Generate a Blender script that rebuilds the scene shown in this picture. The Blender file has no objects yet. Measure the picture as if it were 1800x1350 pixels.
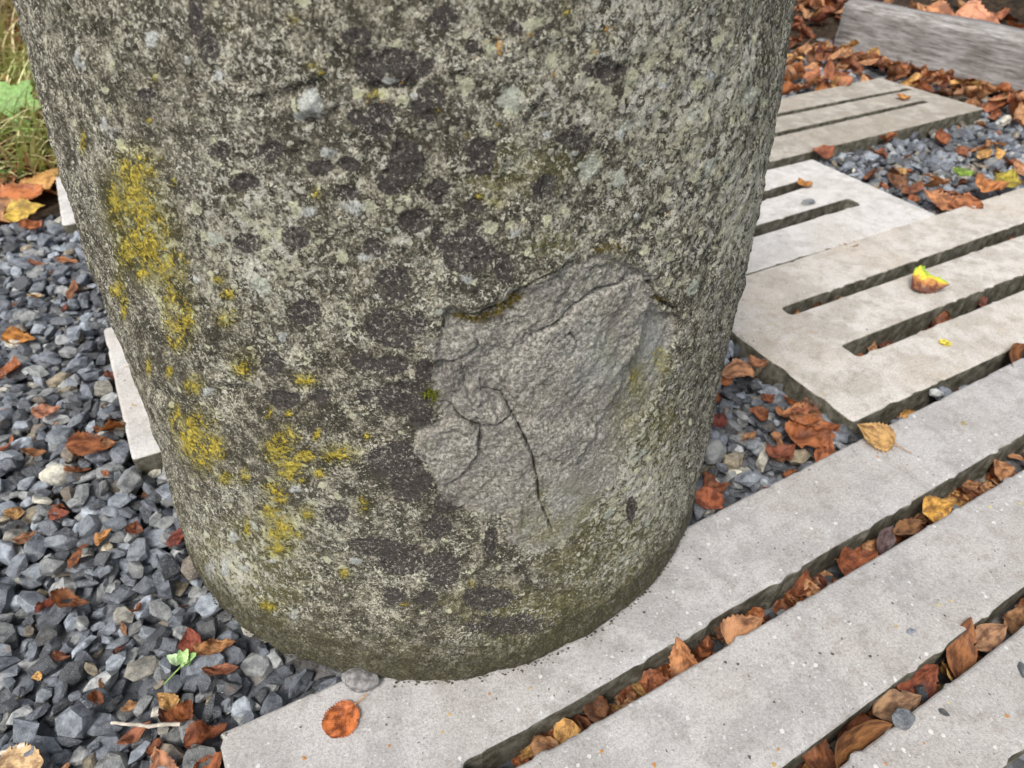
import bpy, bmesh, math, random
import numpy as np
from mathutils import Vector, Matrix
random.seed(7)
RNG = np.random.default_rng(11)
S = bpy.context.scene
C = S.collection
R = math.radians

# ------------------------------------------------------------------ camera, light, exposure
H = 0.56                       # camera height over the slab tops (slab tops are z = 0)
PITCH = R(39.8)
FPX = 1200.0                   # focal length in pixels of the 1800 px wide photograph
cam_data = bpy.data.cameras.new('camera')
cam = bpy.data.objects.new('camera', cam_data)
C.objects.link(cam)
cam.location = (0, 0, H)
cam.rotation_euler = (R(90) - PITCH, 0, 0)
cam_data.sensor_width = 36
cam_data.lens = FPX / 1800 * 36
cam_data.clip_start = 0.02
cam_data.clip_end = 1000
cam_data.dof.use_dof = True
cam_data.dof.focus_distance = 0.46
cam_data.dof.aperture_fstop = 12.0
S.camera = cam

SUN_EL, SUN_AZ = R(54), R(-150)      # azimuth measured from +y (view direction) towards +x
world = bpy.data.worlds.new('World')
S.world = world
world.use_nodes = True
wn = world.node_tree
wn.nodes.clear()
sky = wn.nodes.new('ShaderNodeTexSky')
sky.sky_type = 'NISHITA'
sky.sun_disc = False
sky.sun_elevation = SUN_EL
sky.sun_rotation = SUN_AZ
sky.air_density = 1.0
sky.dust_density = 4.0
sky.ozone_density = 1.0
hsv = wn.nodes.new('ShaderNodeHueSaturation')
hsv.inputs['Saturation'].default_value = 0.34      # overcast: a paler sky
bg = wn.nodes.new('ShaderNodeBackground')
bg.inputs['Strength'].default_value = 0.13
wo = wn.nodes.new('ShaderNodeOutputWorld')
wn.links.new(sky.outputs[0], hsv.inputs['Color'])
wn.links.new(hsv.outputs[0], bg.inputs['Color'])
wn.links.new(bg.outputs[0], wo.inputs['Surface'])
sun_data = bpy.data.lights.new('sun', 'SUN')
sun_data.energy = 1.5
sun_data.angle = R(20)
sun_data.color = (1.0, 0.95, 0.88)
sun = bpy.data.objects.new('sun', sun_data)
C.objects.link(sun)
sd = Vector((math.sin(SUN_AZ) * math.cos(SUN_EL), math.cos(SUN_AZ) * math.cos(SUN_EL), math.sin(SUN_EL)))
sun.rotation_euler = sd.to_track_quat('Z', 'Y').to_euler()
sun.location = (0, 0, 3)
S.view_settings.view_transform = 'Standard'
S.view_settings.look = 'None'
S.view_settings.gamma = 1
S.view_settings.use_curve_mapping = False
S.view_settings.exposure = 0.84
S.cycles.use_denoising = True
S.cycles.max_bounces = 6

# ------------------------------------------------------------------ helpers
CP, SP = math.cos(PITCH), math.sin(PITCH)

def ray(px, py):
    x, y = (px - 900) / FPX, (py - 675) / FPX
    return np.array([x, CP - y * SP, -SP - y * CP])

def at(px, py, z=0.0):
    """ground point seen at a pixel of the photograph"""
    d = ray(px, py)
    t = (z - H) / d[2]
    return np.array([d[0] * t, d[1] * t])

def proj(x, y, z):
    z = z - H
    dep = y * CP - z * SP
    up = y * SP + z * CP
    return 900 + FPX * x / dep, 675 - FPX * up / dep

def hash3(i, j, k, seed):
    h = (i.astype(np.uint32) * np.uint32(374761393) + j.astype(np.uint32) * np.uint32(668265263)
         + k.astype(np.uint32) * np.uint32(2147483647 ^ (seed * 7919 + 13)) + np.uint32(seed * 1013 + 7))
    h = (h ^ (h >> np.uint32(13))) * np.uint32(1274126177)
    h = (h ^ (h >> np.uint32(15))) * np.uint32(2246822519)
    return h ^ (h >> np.uint32(16))

def noise3(p, scale, seed=0):
    """value noise in -1..1"""
    q = p * scale + 1000.0
    f = np.floor(q)
    i = f.astype(np.int64)
    t = q - f
    t = t * t * t * (t * (t * 6 - 15) + 10)
    out = 0
    for dx in (0, 1):
        wx = t[:, 0] if dx else 1 - t[:, 0]
        for dy in (0, 1):
            wy = t[:, 1] if dy else 1 - t[:, 1]
            for dz in (0, 1):
                wz = t[:, 2] if dz else 1 - t[:, 2]
                h = hash3(i[:, 0] + dx, i[:, 1] + dy, i[:, 2] + dz, seed)
                out = out + wx * wy * wz * (h.astype(np.float64) / 2147483648.0 - 1)
    return out

def fbm(p, scale, octaves, seed=0, gain=0.5):
    a, s = 0, 1.0
    for o in range(octaves):
        a = a + s * noise3(p, scale * 2.03 ** o, seed + o)
        s *= gain
    return a

def noise1(x, seed):
    p = np.zeros((len(x), 3))
    p[:, 0] = x
    return noise3(p, 1.0, seed)

def mesh_np(name, V, F4=None, F3=None, smooth=True):
    """mesh from numpy arrays of vertices, quads and triangles"""
    me = bpy.data.meshes.new(name)
    V = np.asarray(V, np.float32)
    me.vertices.add(len(V))
    me.vertices.foreach_set('co', V.ravel())
    loops, starts, totals, pos = [], [], [], 0
    for F, n in ((F4, 4), (F3, 3)):
        if F is not None and len(F):
            F = np.asarray(F, np.int32)
            loops.append(F.ravel())
            starts.append(pos + np.arange(len(F)) * n)
            totals.append(np.full(len(F), n))
            pos += F.size
    lo = np.concatenate(loops).astype(np.int32)
    me.loops.add(len(lo))
    me.loops.foreach_set('vertex_index', lo)
    st = np.concatenate(starts).astype(np.int32)
    me.polygons.add(len(st))
    me.polygons.foreach_set('loop_start', st)
    me.polygons.foreach_set('loop_total', np.concatenate(totals).astype(np.int32))
    me.polygons.foreach_set('use_smooth', np.full(len(st), smooth))
    me.update(calc_edges=True)
    me.validate()
    return me

def link(name, me, mat=None, parent=None):
    o = bpy.data.objects.new(name, me)
    C.objects.link(o)
    if mat is not None and me is not None:
        if not me.materials:
            me.materials.append(mat)
    if parent is not None:
        o.parent = parent
    return o

def tag(o, label=None, cat=None, group=None, kind=None):
    if label: o['label'] = label
    if cat: o['category'] = cat
    if group: o['group'] = group
    if kind: o['kind'] = kind
    return o

def empty(name, loc=(0, 0, 0)):
    o = bpy.data.objects.new(name, None)
    o.empty_display_size = 0.02
    C.objects.link(o)
    o.location = loc
    return o

def attr(me, name, vals):
    a = me.attributes.new(name, 'FLOAT', 'POINT')
    a.data.foreach_set('value', np.asarray(vals, np.float32))

def attr_col(me, name, vals):
    a = me.attributes.new(name, 'FLOAT_COLOR', 'POINT')
    v = np.ones((len(vals), 4), np.float32)
    v[:, :3] = vals
    a.data.foreach_set('color', v.ravel())

class Mat:
    """small node graph builder"""
    def __init__(self, name):
        self.m = bpy.data.materials.new(name)
        self.m.use_nodes = True
        self.t = self.m.node_tree
        self.t.nodes.clear()
        self.out = self.t.nodes.new('ShaderNodeOutputMaterial')
        self.bsdf = self.t.nodes.new('ShaderNodeBsdfPrincipled')
        self.t.links.new(self.bsdf.outputs[0], self.out.inputs[0])
        self.co = self.t.nodes.new('ShaderNodeTexCoord').outputs['Object']

    def put(self, sock, v):
        if isinstance(v, bpy.types.NodeSocket):
            self.t.links.new(v, sock)
        elif v is not None:
            if sock.type == 'RGBA' and not hasattr(v, '__len__'):
                v = (v, v, v, 1)
            elif sock.type == 'RGBA' and len(v) == 3:
                v = (*v, 1)
            sock.default_value = v

    def noise(self, scale, detail=4, rough=0.55, vec=None, dist=0.0):
        n = self.t.nodes.new('ShaderNodeTexNoise')
        self.put(n.inputs['Vector'], vec or self.co)
        n.inputs['Scale'].default_value = scale
        n.inputs['Detail'].default_value = detail
        n.inputs['Roughness'].default_value = rough
        n.inputs['Distortion'].default_value = dist
        return n.outputs['Fac']

    def noise_col(self, scale, detail=2, vec=None):
        n = self.t.nodes.new('ShaderNodeTexNoise')
        self.put(n.inputs['Vector'], vec or self.co)
        n.inputs['Scale'].default_value = scale
        n.inputs['Detail'].default_value = detail
        return n.outputs['Color']

    def voro(self, scale, vec=None, feature='F1', out='Distance', rnd=1.0):
        n = self.t.nodes.new('ShaderNodeTexVoronoi')
        n.feature = feature
        self.put(n.inputs['Vector'], vec or self.co)
        n.inputs['Scale'].default_value = scale
        n.inputs['Randomness'].default_value = rnd
        return n.outputs[out]

    def math(self, op, a, b=None, c=None):
        n = self.t.nodes.new('ShaderNodeMath')
        n.operation = op
        self.put(n.inputs[0], a)
        if b is not None: self.put(n.inputs[1], b)
        if c is not None: self.put(n.inputs[2], c)
        return n.outputs[0]

    def vmath(self, op, a, b):
        n = self.t.nodes.new('ShaderNodeVectorMath')
        n.operation = op
        self.put(n.inputs[0], a)
        if op == 'SCALE':
            self.put(n.inputs['Scale'], b)
        else:
            self.put(n.inputs[1], b)
        return n.outputs['Value'] if op in ('DISTANCE', 'LENGTH') else n.outputs[0]

    def step(self, x, lo, hi, a=0.0, b=1.0):
        n = self.t.nodes.new('ShaderNodeMapRange')
        n.interpolation_type = 'SMOOTHSTEP'
        self.put(n.inputs['Value'], x)
        for k, v in (('From Min', lo), ('From Max', hi), ('To Min', a), ('To Max', b)):
            n.inputs[k].default_value = v
        return n.outputs[0]

    def mix(self, fac, a, b, mode='MIX'):
        n = self.t.nodes.new('ShaderNodeMix')
        n.data_type = 'RGBA'
        n.blend_type = mode
        self.put(n.inputs[0], fac)
        self.put(n.inputs[6], a)
        self.put(n.inputs[7], b)
        return n.outputs[2]

    def ramp(self, fac, stops):
        n = self.t.nodes.new('ShaderNodeValToRGB')
        e = n.color_ramp.elements
        while len(e) < len(stops): e.new(0.5)
        for k, (p, c) in enumerate(stops):
            e[k].position = p
            e[k].color = (*c, 1)
        self.put(n.inputs[0], fac)
        return n.outputs[0]

    def attr(self, name, out='Fac'):
        n = self.t.nodes.new('ShaderNodeAttribute')
        n.attribute_name = name
        return n.outputs[out]

    def objinfo(self, out):
        return self.t.nodes.new('ShaderNodeObjectInfo').outputs[out]

    def sep(self, v):
        n = self.t.nodes.new('ShaderNodeSeparateXYZ')
        self.put(n.inputs[0], v)
        return n.outputs

    def bump(self, h, dist, strength=1.0):
        n = self.t.nodes.new('ShaderNodeBump')
        n.inputs['Distance'].default_value = dist
        n.inputs['Strength'].default_value = strength
        self.put(n.inputs['Height'], h)
        self.t.links.new(n.outputs[0], self.bsdf.inputs['Normal'])
        return n

    def done(self, col, rough=0.85, spec=0.3):
        self.put(self.bsdf.inputs['Base Color'], col)
        self.put(self.bsdf.inputs['Roughness'], rough)
        self.bsdf.inputs['Specular IOR Level'].default_value = spec
        return self.m

# ------------------------------------------------------------------ materials
def stone_material():
    M = Mat('lichened_stone')
    grain = M.noise(620, 5, 0.7)
    mid = M.noise(85, 6, 0.68)
    big = M.noise(17, 5, 0.6)
    scar = M.attr('scar')
    v = M.math('ADD', M.math('MULTIPLY', grain, 0.80), M.math('MULTIPLY', M.math('SUBTRACT', mid, 0.375), 0.80))
    base = M.ramp(v, [(0.43, (0.046, 0.041, 0.029)), (0.515, (0.135, 0.123, 0.090)), (0.575, (0.275, 0.255, 0.192)), (0.65, (0.50, 0.475, 0.385))])
    base = M.mix(M.step(big, 0.42, 0.62, 0, 0.35), base, M.mix(0.55, base, (0.105, 0.098, 0.080)))
    # fresh broken face
    sg = M.noise(430, 6, 0.8)
    sl = M.noise(26, 4, 0.6)
    fresh = M.ramp(sg, [(0.36, (0.075, 0.070, 0.060)), (0.48, (0.26, 0.248, 0.215)), (0.60, (0.52, 0.50, 0.45))])
    fresh = M.mix(M.step(sl, 0.40, 0.62, 0, 0.65), fresh, M.mix(0.55, fresh, (0.20, 0.178, 0.158)))
    fresh = M.mix(M.math('MULTIPLY', M.attr('bluish'), 0.6), fresh, (0.40, 0.425, 0.415))
    sm = M.step(M.math('ADD', scar, M.math('MULTIPLY', M.math('SUBTRACT', M.noise(70, 6, 0.75), 0.5), 2.6)), 0.35, 0.75)
    nosc = M.math('SUBTRACT', 1.0, M.math('MULTIPLY', sm, 0.93))
    col = M.mix(sm, base, fresh)
    # algae film
    alg = M.step(M.math('ADD', M.attr('algae'), M.math('MULTIPLY', M.math('SUBTRACT', M.noise(40, 5, 0.65), 0.5), 1.1)), 0.02, 0.60)
    col = M.mix(M.math('MULTIPLY', alg, 0.75), col, M.mix(0.5, (0.15, 0.142, 0.050), M.mix(1.0, col, (0.72, 0.71, 0.38), 'MULTIPLY')))
    # fine pale crust
    crust = M.noise(190, 6, 0.72, dist=0.3)
    dens = M.noise(13, 3, 0.5)
    cth = M.math('ADD', crust, M.math('ADD', M.math('MULTIPLY', M.math('SUBTRACT', dens, 0.5), 0.30), M.math('MULTIPLY', M.attr('crust'), 0.10)))
    cm = M.math('MULTIPLY', M.step(cth, 0.545, 0.590), nosc)
    ccol = M.mix(M.step(M.noise(60, 3), 0.42, 0.6), (0.46, 0.445, 0.330), (0.53, 0.52, 0.455))
    col = M.mix(M.math('MULTIPLY', cm, 0.85), col, ccol)
    fl = M.noise(430, 5, 0.75, dist=0.5)
    fm = M.math('MULTIPLY', M.step(M.math('ADD', fl, M.math('MULTIPLY', M.math('SUBTRACT', M.noise(30, 4, 0.6), 0.5), 0.35)), 0.565, 0.60), M.math('SUBTRACT', 1.0, M.math('MULTIPLY', sm, 0.6)))
    col = M.mix(M.math('MULTIPLY', fm, 0.85), col, (0.66, 0.645, 0.54))
    fd = M.math('MULTIPLY', M.step(M.noise(300, 5, 0.75, dist=0.4), 0.435, 0.37), M.math('SUBTRACT', 1.0, M.math('MULTIPLY', sm, 0.5)))
    col = M.mix(M.math('MULTIPLY', fd, 0.75), col, (0.052, 0.047, 0.038))
    # round pale thalli: warped cells
    warp = M.vmath('ADD', M.co, M.vmath('SCALE', M.vmath('SUBTRACT', M.noise_col(230, 3), (0.5, 0.5, 0.5)), 0.0085))
    for sc, keep, r0, c, st in ((105, 0.40, 0.40, (0.62, 0.62, 0.45), 0.92), (215, 0.42, 0.36, (0.58, 0.57, 0.48), 0.9), (52, 0.80, 0.34, (0.56, 0.59, 0.51), 0.85)):
        d = M.voro(sc, warp)
        rnd = M.sep(M.voro(sc, warp, out='Color'))
        rr = M.math('MULTIPLY', M.step(M.math('ADD', rnd[0], M.math('MULTIPLY', M.attr('crust'), 0.22)), keep, 1.0), r0)
        m_ = M.step(M.math('SUBTRACT', rr, d), -0.015, 0.07)
        m_ = M.math('MULTIPLY', M.math('MULTIPLY', m_, nosc), st)
        col = M.mix(m_, col, M.mix(M.step(grain, 0.35, 0.65), M.mix(1.0, c, (0.68, 0.68, 0.64), 'MULTIPLY'), c))
    # dark tarry lichen
    dk = M.math('ADD', M.math('MULTIPLY', M.math('ADD', M.attr('dark'), 0.14), 2.3), M.math('ADD', M.math('MULTIPLY', M.math('SUBTRACT', M.noise(75, 3, 0.6), 0.5), 2.2), M.math('MULTIPLY', M.math('SUBTRACT', M.noise(190, 6, 0.8), 0.5), 2.0)))
    dm = M.math('MULTIPLY', M.step(dk, 0.06, 0.18), M.math('SUBTRACT', 1.0, M.math('MULTIPLY', sm, 0.45)))
    dcol = M.ramp(grain, [(0.35, (0.034, 0.029, 0.027)), (0.60, (0.078, 0.068, 0.063)), (0.72, (0.16, 0.145, 0.132))])
    col = M.mix(M.math('MULTIPLY', dm, M.step(fl, 0.52, 0.62, 0.95, 0.35)), col, dcol)
    # placed pale patches
    pm = M.step(M.math('ADD', M.attr('pale'), M.math('MULTIPLY', M.math('SUBTRACT', M.noise(170, 6, 0.7), 0.5), 1.7)), 0.10, 0.42)
    col = M.mix(M.math('MULTIPLY', pm, 0.85), col, M.mix(M.step(grain, 0.4, 0.62), (0.36, 0.37, 0.35), (0.66, 0.69, 0.66)))
    # yellow crust lichen, granular
    yg = M.noise(430, 4, 0.75)
    yn = M.noise(100, 6, 0.72)
    yf = M.math('ADD', M.attr('yellow'), M.math('ADD', M.math('MULTIPLY', M.math('SUBTRACT', yn, 0.5), 4.4), M.math('MULTIPLY', M.math('SUBTRACT', yg, 0.5), 4.2)))
    ym = M.step(yf, 0.10, 0.55)
    ycol = M.ramp(yg, [(0.37, (0.15, 0.118, 0.020)), (0.48, (0.44, 0.345, 0.055)), (0.60, (0.76, 0.60, 0.10))])
    ycol = M.mix(M.step(M.noise(35, 3), 0.45, 0.65, 0, 0.7), ycol, M.mix(0.5, ycol, (0.30, 0.29, 0.11)))
    col = M.mix(M.math('MULTIPLY', ym, 0.80), col, ycol)
    yh = M.step(M.math('ADD', M.attr('yellow'), M.math('MULTIPLY', M.math('SUBTRACT', M.noise(60, 5, .7), 0.5), 2.4)), -0.95, 0.3)
    col = M.mix(M.math('MULTIPLY', yh, 0.62), col, M.mix(1.0, col, (1.02, 1.0, 0.50), 'MULTIPLY'))
    # loose orange grains
    om = M.math('MULTIPLY', M.step(M.math('ADD', M.noise(260, 4, 0.7), M.math('MULTIPLY', M.attr('orange'), 0.22)), 0.70, 0.76), nosc)
    col = M.mix(M.math('MULTIPLY', om, 0.8), col, (0.52, 0.28, 0.05))
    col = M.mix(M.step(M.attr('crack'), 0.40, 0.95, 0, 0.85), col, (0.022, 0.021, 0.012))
    # dark olive tone, stronger towards the foot
    sp = M.step(M.math('ADD', M.attr('foot'), M.math('MULTIPLY', M.math('SUBTRACT', M.noise(55, 5, 0.7), 0.5), 1.3)), 0.12, 0.80)
    col = M.mix(M.math('MULTIPLY', sp, 0.82), col, M.mix(M.step(grain, 0.4, 0.65), (0.036, 0.032, 0.018), (0.095, 0.087, 0.050)))
    hgt = M.math('ADD', M.math('MULTIPLY', grain, 0.8), M.math('ADD', M.math('MULTIPLY', M.noise(1300, 3, 0.7), 0.35), M.math('MULTIPLY', cm, 0.35)))
    hgt = M.math('ADD', hgt, M.math('MULTIPLY', M.math('MULTIPLY', ym, yg), 1.0))
    M.bump(hgt, 0.0034, 1.0)
    return M.done(col, 0.9, 0.2)

def concrete_material(name, light, dark, warm, specks=0.9, dark_patches=(), grain_k=1.0):
    M = Mat(name)
    n1 = M.noise(26, 6, 0.62)
    n2 = M.noise(420, 4, 0.7)
    n3 = M.noise(7, 4, 0.6)
    n4 = M.noise(1400, 2, 0.6)
    col = M.mix(M.step(n1, 0.40, 0.62), dark, light)
    col = M.mix(M.step(n3, 0.40, 0.68, 0, 0.7), col, warm)
    col = M.mix(M.step(M.noise(64, 6, 0.72), 0.48, 0.66, 0, 0.5), col, M.mix(1.0, col, (0.66, 0.63, 0.58), 'MULTIPLY'))
    g = M.math('ADD', M.math('MULTIPLY', n2, 0.6), M.math('MULTIPLY', n4, 0.45))
    col = M.mix(1.0, col, M.ramp(g, [(0.40, (0.70, 0.70, 0.69)), (0.52, (1.0, 1.0, 1.0)), (0.62, (1.16, 1.16, 1.16))]), 'MULTIPLY')
    # pale aggregate and dark pits
    warp = M.vmath('ADD', M.co, M.vmath('SCALE', M.vmath('SUBTRACT', M.noise_col(500, 2), (0.5, 0.5, 0.5)), 0.003))
    pits = None
    for sc, keep, r0, c in ((110, 0.66, 0.24, (0.56, 0.56, 0.55)), (270, 0.66, 0.26, (0.52, 0.52, 0.51)), (95, 0.88, 0.16, (0.035, 0.034, 0.030)), (230, 0.82, 0.22, (0.06, 0.057, 0.05))):
        d = M.voro(sc, warp)
        rnd = M.sep(M.voro(sc, warp, out='Color'))
        rr = M.math('MULTIPLY', M.step(rnd[0], keep, 1.0), r0)
        m_ = M.step(M.math('SUBTRACT', rr, d), -0.01, 0.05)
        if c[0] > 0.3: m_ = M.math('MULTIPLY', m_, specks)
        else: pits = m_ if pits is None else M.math('MAXIMUM', pits, m_)
        col = M.mix(M.math('MULTIPLY', m_, 0.85), col, c)
    for (sx, sy, r, k, sc_) in dark_patches:  # darker patches multiplied into the concrete colour at given points
        d = M.vmath('DISTANCE', M.co, (sx, sy, 0.0))
        d = M.math('ADD', d, M.math('MULTIPLY', M.math('SUBTRACT', M.noise(75, 5, 0.7), 0.5), r * 1.1))
        col = M.mix(M.step(d, r * 0.45, r, k, 0.0), col, M.mix(1.0, col, sc_, 'MULTIPLY'))
    h = M.math('SUBTRACT', M.math('ADD', M.math('MULTIPLY', g, 0.7 * grain_k), M.math('MULTIPLY', n1, 0.5)), M.math('MULTIPLY', pits, 0.6))
    M.bump(h, 0.0022, 0.9)
    return M.done(col, 0.88, 0.25)

def side_material():  # damp mossy sides, coloured darker still to deepen the shade in the slots
    M = Mat('damp_shaded_edge')
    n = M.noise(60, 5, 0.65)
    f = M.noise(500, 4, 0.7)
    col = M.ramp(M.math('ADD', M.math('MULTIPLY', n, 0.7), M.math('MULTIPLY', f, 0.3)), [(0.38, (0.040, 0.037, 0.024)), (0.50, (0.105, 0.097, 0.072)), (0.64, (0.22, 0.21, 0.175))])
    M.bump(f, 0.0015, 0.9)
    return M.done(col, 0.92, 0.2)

def slate_material(per_object):
    M = Mat('slate_chip' if per_object else 'slate_chips')
    tint = M.objinfo('Color') if per_object else M.attr('tint', 'Color')
    off = M.vmath('SCALE', M.attr('seed', 'Vector') if not per_object else M.vmath('ADD', M.objinfo('Location'), (0, 0, 0)), 7.0)
    co_ = M.vmath('SCALE', M.co, 0.012) if per_object else M.co
    vec = M.vmath('ADD', co_, off)
    n = M.noise(130, 5, 0.65, vec)
    f = M.noise(900, 3, 0.7, vec)
    col = M.mix(1.0, tint, M.ramp(n, [(0.36, (0.52, 0.52, 0.54)), (0.50, (1.0, 1.0, 1.0)), (0.64, (1.6, 1.58, 1.52))]), 'MULTIPLY')
    col = M.mix(M.step(f, 0.55, 0.66, 0, 0.55), col, (0.36, 0.37, 0.38))
    col = M.mix(M.step(M.noise(50, 3, 0.6, vec), 0.62, 0.75, 0, 0.45), col, (0.16, 0.105, 0.055))
    h = M.math('ADD', M.math('MULTIPLY', n, 0.7), M.math('MULTIPLY', f, 0.4))
    M.bump(h, 0.0026, 1.0)
    return M.done(col, M.step(n, 0.3, 0.7, 0.36, 0.62), 0.5)

def leaf_material(per_object, name):
    M = Mat(name)
    tint = M.objinfo('Color') if per_object else M.attr('tint', 'Color')
    uv = M.t.nodes.new('ShaderNodeUVMap').outputs[0]
    u = M.sep(uv)
    rnd = M.objinfo('Random') if per_object else M.attr('tint', 'Alpha')
    off = M.vmath('ADD', uv, M.vmath('SCALE', M.objinfo('Location'), 31.0))
    av = M.math('ABSOLUTE', M.math('SUBTRACT', u[1], 0.5))
    mid = M.step(av, 0.008, 0.03, 1, 0)
    ph = M.math('FRACT', M.math('MULTIPLY', M.math('SUBTRACT', u[0], M.math('MULTIPLY', av, 0.75)), 7.5))
    side = M.step(M.math('ABSOLUTE', M.math('SUBTRACT', ph, 0.5)), 0.03, 0.12, 1, 0)
    vein = M.math('MAXIMUM', mid, M.math('MULTIPLY', side, 0.7))
    n = M.noise(3.2, 5, 0.65, off)
    f = M.noise(26, 4, 0.7, off)
    col = M.mix(M.step(n, 0.38, 0.62), M.mix(1.0, tint, (0.40, 0.34, 0.32), 'MULTIPLY'), M.mix(1.0, tint, (1.22, 1.18, 1.05), 'MULTIPLY'))
    col = M.mix(M.step(f, 0.58, 0.72, 0, 0.55), col, M.mix(1.0, col, (0.42, 0.34, 0.30), 'MULTIPLY'))
    col = M.mix(M.step(M.voro(19, off), 0.03, 0.10, 0.6, 0), col, M.mix(1.0, col, (0.22, 0.16, 0.14), 'MULTIPLY'))
    col = M.mix(M.math('MULTIPLY', vein, 0.35), col, M.mix(1.0, col, (1.5, 1.4, 1.2), 'MULTIPLY'))
    M.bump(M.math('ADD', M.math('MULTIPLY', vein, -0.6), M.math('MULTIPLY', f, 0.9)), 0.0006, 0.9)
    M.done(col, 0.55, 0.35)
    tr = M.t.nodes.new('ShaderNodeBsdfTranslucent')
    M.put(tr.inputs['Color'], M.mix(1.0, col, (1.3, 1.0, 0.6), 'MULTIPLY'))
    ms = M.t.nodes.new('ShaderNodeMixShader')
    ms.inputs[0].default_value = 0.22
    M.t.links.new(M.bsdf.outputs[0], ms.inputs[1])
    M.t.links.new(tr.outputs[0], ms.inputs[2])
    M.t.links.new(ms.outputs[0], M.out.inputs[0])
    return M.m

def two_tone_leaf_material():
    M = Mat('half_turned_leaf')
    uv = M.t.nodes.new('ShaderNodeUVMap').outputs[0]
    u = M.sep(uv)
    n = M.noise(4, 5, 0.65, uv)
    k = M.math('ADD', u[1], M.math('MULTIPLY', M.math('SUBTRACT', n, 0.5), 1.1))
    col = M.ramp(k, [(0.20, (0.10, 0.035, 0.02)), (0.42, (0.36, 0.15, 0.05)), (0.56, (0.42, 0.19, 0.05)), (0.62, (0.56, 0.43, 0.04)), (0.80, (0.56, 0.50, 0.05)), (0.92, (0.26, 0.38, 0.04))])
    av = M.math('ABSOLUTE', M.math('SUBTRACT', u[1], 0.5))
    ph = M.math('FRACT', M.math('MULTIPLY', M.math('SUBTRACT', u[0], M.math('MULTIPLY', av, 0.75)), 7.0))
    side = M.step(M.math('ABSOLUTE', M.math('SUBTRACT', ph, 0.5)), 0.03, 0.12, 1, 0)
    M.bump(side, 0.0008, 0.9)
    return M.done(col, 0.5, 0.35)

def wood_material():
    M = Mat('weathered_timber')
    s = M.t.nodes.new('ShaderNodeMapping')
    M.put(s.inputs['Vector'], M.co)
    s.inputs['Scale'].default_value = (0.09, 1.0, 1.0)
    vec = s.outputs[0]
    n = M.noise(130, 6, 0.7, vec, 0.4)
    f = M.noise(420, 4, 0.7, vec)
    b = M.noise(7, 4, 0.6)
    col = M.ramp(M.math('ADD', M.math('MULTIPLY', n, 0.65), M.math('MULTIPLY', f, 0.35)), [(0.37, (0.07, 0.062, 0.056)), (0.47, (0.20, 0.188, 0.178)), (0.60, (0.37, 0.36, 0.355))])
    col = M.mix(M.step(b, 0.42, 0.62, 0, 0.6), col, M.mix(1.0, col, (0.60, 0.55, 0.52), 'MULTIPLY'))
    M.bump(M.math('ADD', n, f), 0.002, 0.8)
    return M.done(col, 0.85, 0.25)

def soil_material(name, a, b):
    M = Mat(name)
    n = M.noise(60, 6, 0.7)
    col = M.mix(M.step(n, 0.35, 0.65), a, b)
    M.bump(M.math('ADD', n, M.math('MULTIPLY', M.noise(300, 4), 0.5)), 0.006, 1.0)
    return M.done(col, 0.95, 0.15)

def plain_material(name, col, rough=0.7, var=0.35, scale=90, per_object=False, attr_tint=False):
    M = Mat(name)
    c = M.objinfo('Color') if per_object else (M.attr('tint', 'Color') if attr_tint else col)
    n = M.noise(scale, 5, 0.65)
    c = M.mix(M.step(n, 0.34, 0.66), M.mix(1.0, c, (1 - var,) * 3, 'MULTIPLY'), M.mix(1.0, c, (1 + var,) * 3, 'MULTIPLY'))
    M.bump(n, 0.0008, 0.7)
    return M.done(c, rough, 0.3)

m_stone = stone_material()
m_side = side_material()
leaf_patch = at(598, 1268)  # centre of the darker patch on the slab around the round leaf
peb_patch = at(628, 1215)  # centre of the darker patch on the slab by the pebble
corner = at(380, 1290)
m_conc_front = concrete_material('pale_concrete', (0.405, 0.395, 0.388), (0.322, 0.313, 0.305), (0.362, 0.340, 0.318), 1.0,
    dark_patches=((leaf_patch[0] - 0.006, leaf_patch[1] - 0.001, 0.034, 0.85, (0.42, 0.37, 0.27)), (peb_patch[0], peb_patch[1], 0.022, 0.8, (0.45, 0.41, 0.33)),
            (at(740, 1195)[0], at(740, 1195)[1], 0.02, 0.5, (0.62, 0.56, 0.45)), (at(960, 1165)[0], at(960, 1165)[1], 0.035, 0.4, (0.7, 0.62, 0.5)),
            (at(520, 1240)[0], at(520, 1240)[1], 0.022, 0.5, (0.6, 0.55, 0.42))))
m_conc_mid = concrete_material('beige_concrete', (0.51, 0.485, 0.45), (0.38, 0.352, 0.312), (0.44, 0.388, 0.328), 0.5)
m_conc_white = concrete_material('whitish_concrete', (0.53, 0.515, 0.495), (0.435, 0.42, 0.40), (0.455, 0.425, 0.39), 0.4)
m_conc_dull = concrete_material('dull_concrete', (0.39, 0.365, 0.32), (0.27, 0.246, 0.21), (0.285, 0.255, 0.21), 0.2)
m_slate = slate_material(True)
m_slates = slate_material(False)
m_leaf = leaf_material(True, 'dry_leaf')
m_leaves = leaf_material(False, 'dry_leaves')
m_twotone = two_tone_leaf_material()
m_wood = wood_material()
def grit_material():
    M = Mat('slate_grit')
    d = M.voro(48)
    c = M.sep(M.voro(48, out='Color'))
    col = M.ramp(c[0], [(0.0, (0.05, 0.055, 0.062)), (0.5, (0.11, 0.12, 0.135)), (0.9, (0.20, 0.21, 0.22)), (1.0, (0.22, 0.18, 0.12))])
    col = M.mix(M.step(M.noise(9, 4), 0.5, 0.7, 0, 0.5), col, (0.07, 0.055, 0.04))
    M.bump(M.math('ADD', M.math('MULTIPLY', d, -1.0), M.math('MULTIPLY', M.noise(300, 4), 0.2)), 0.012, 1.0)
    return M.done(col, 0.8, 0.3)
m_ground = grit_material()
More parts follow.
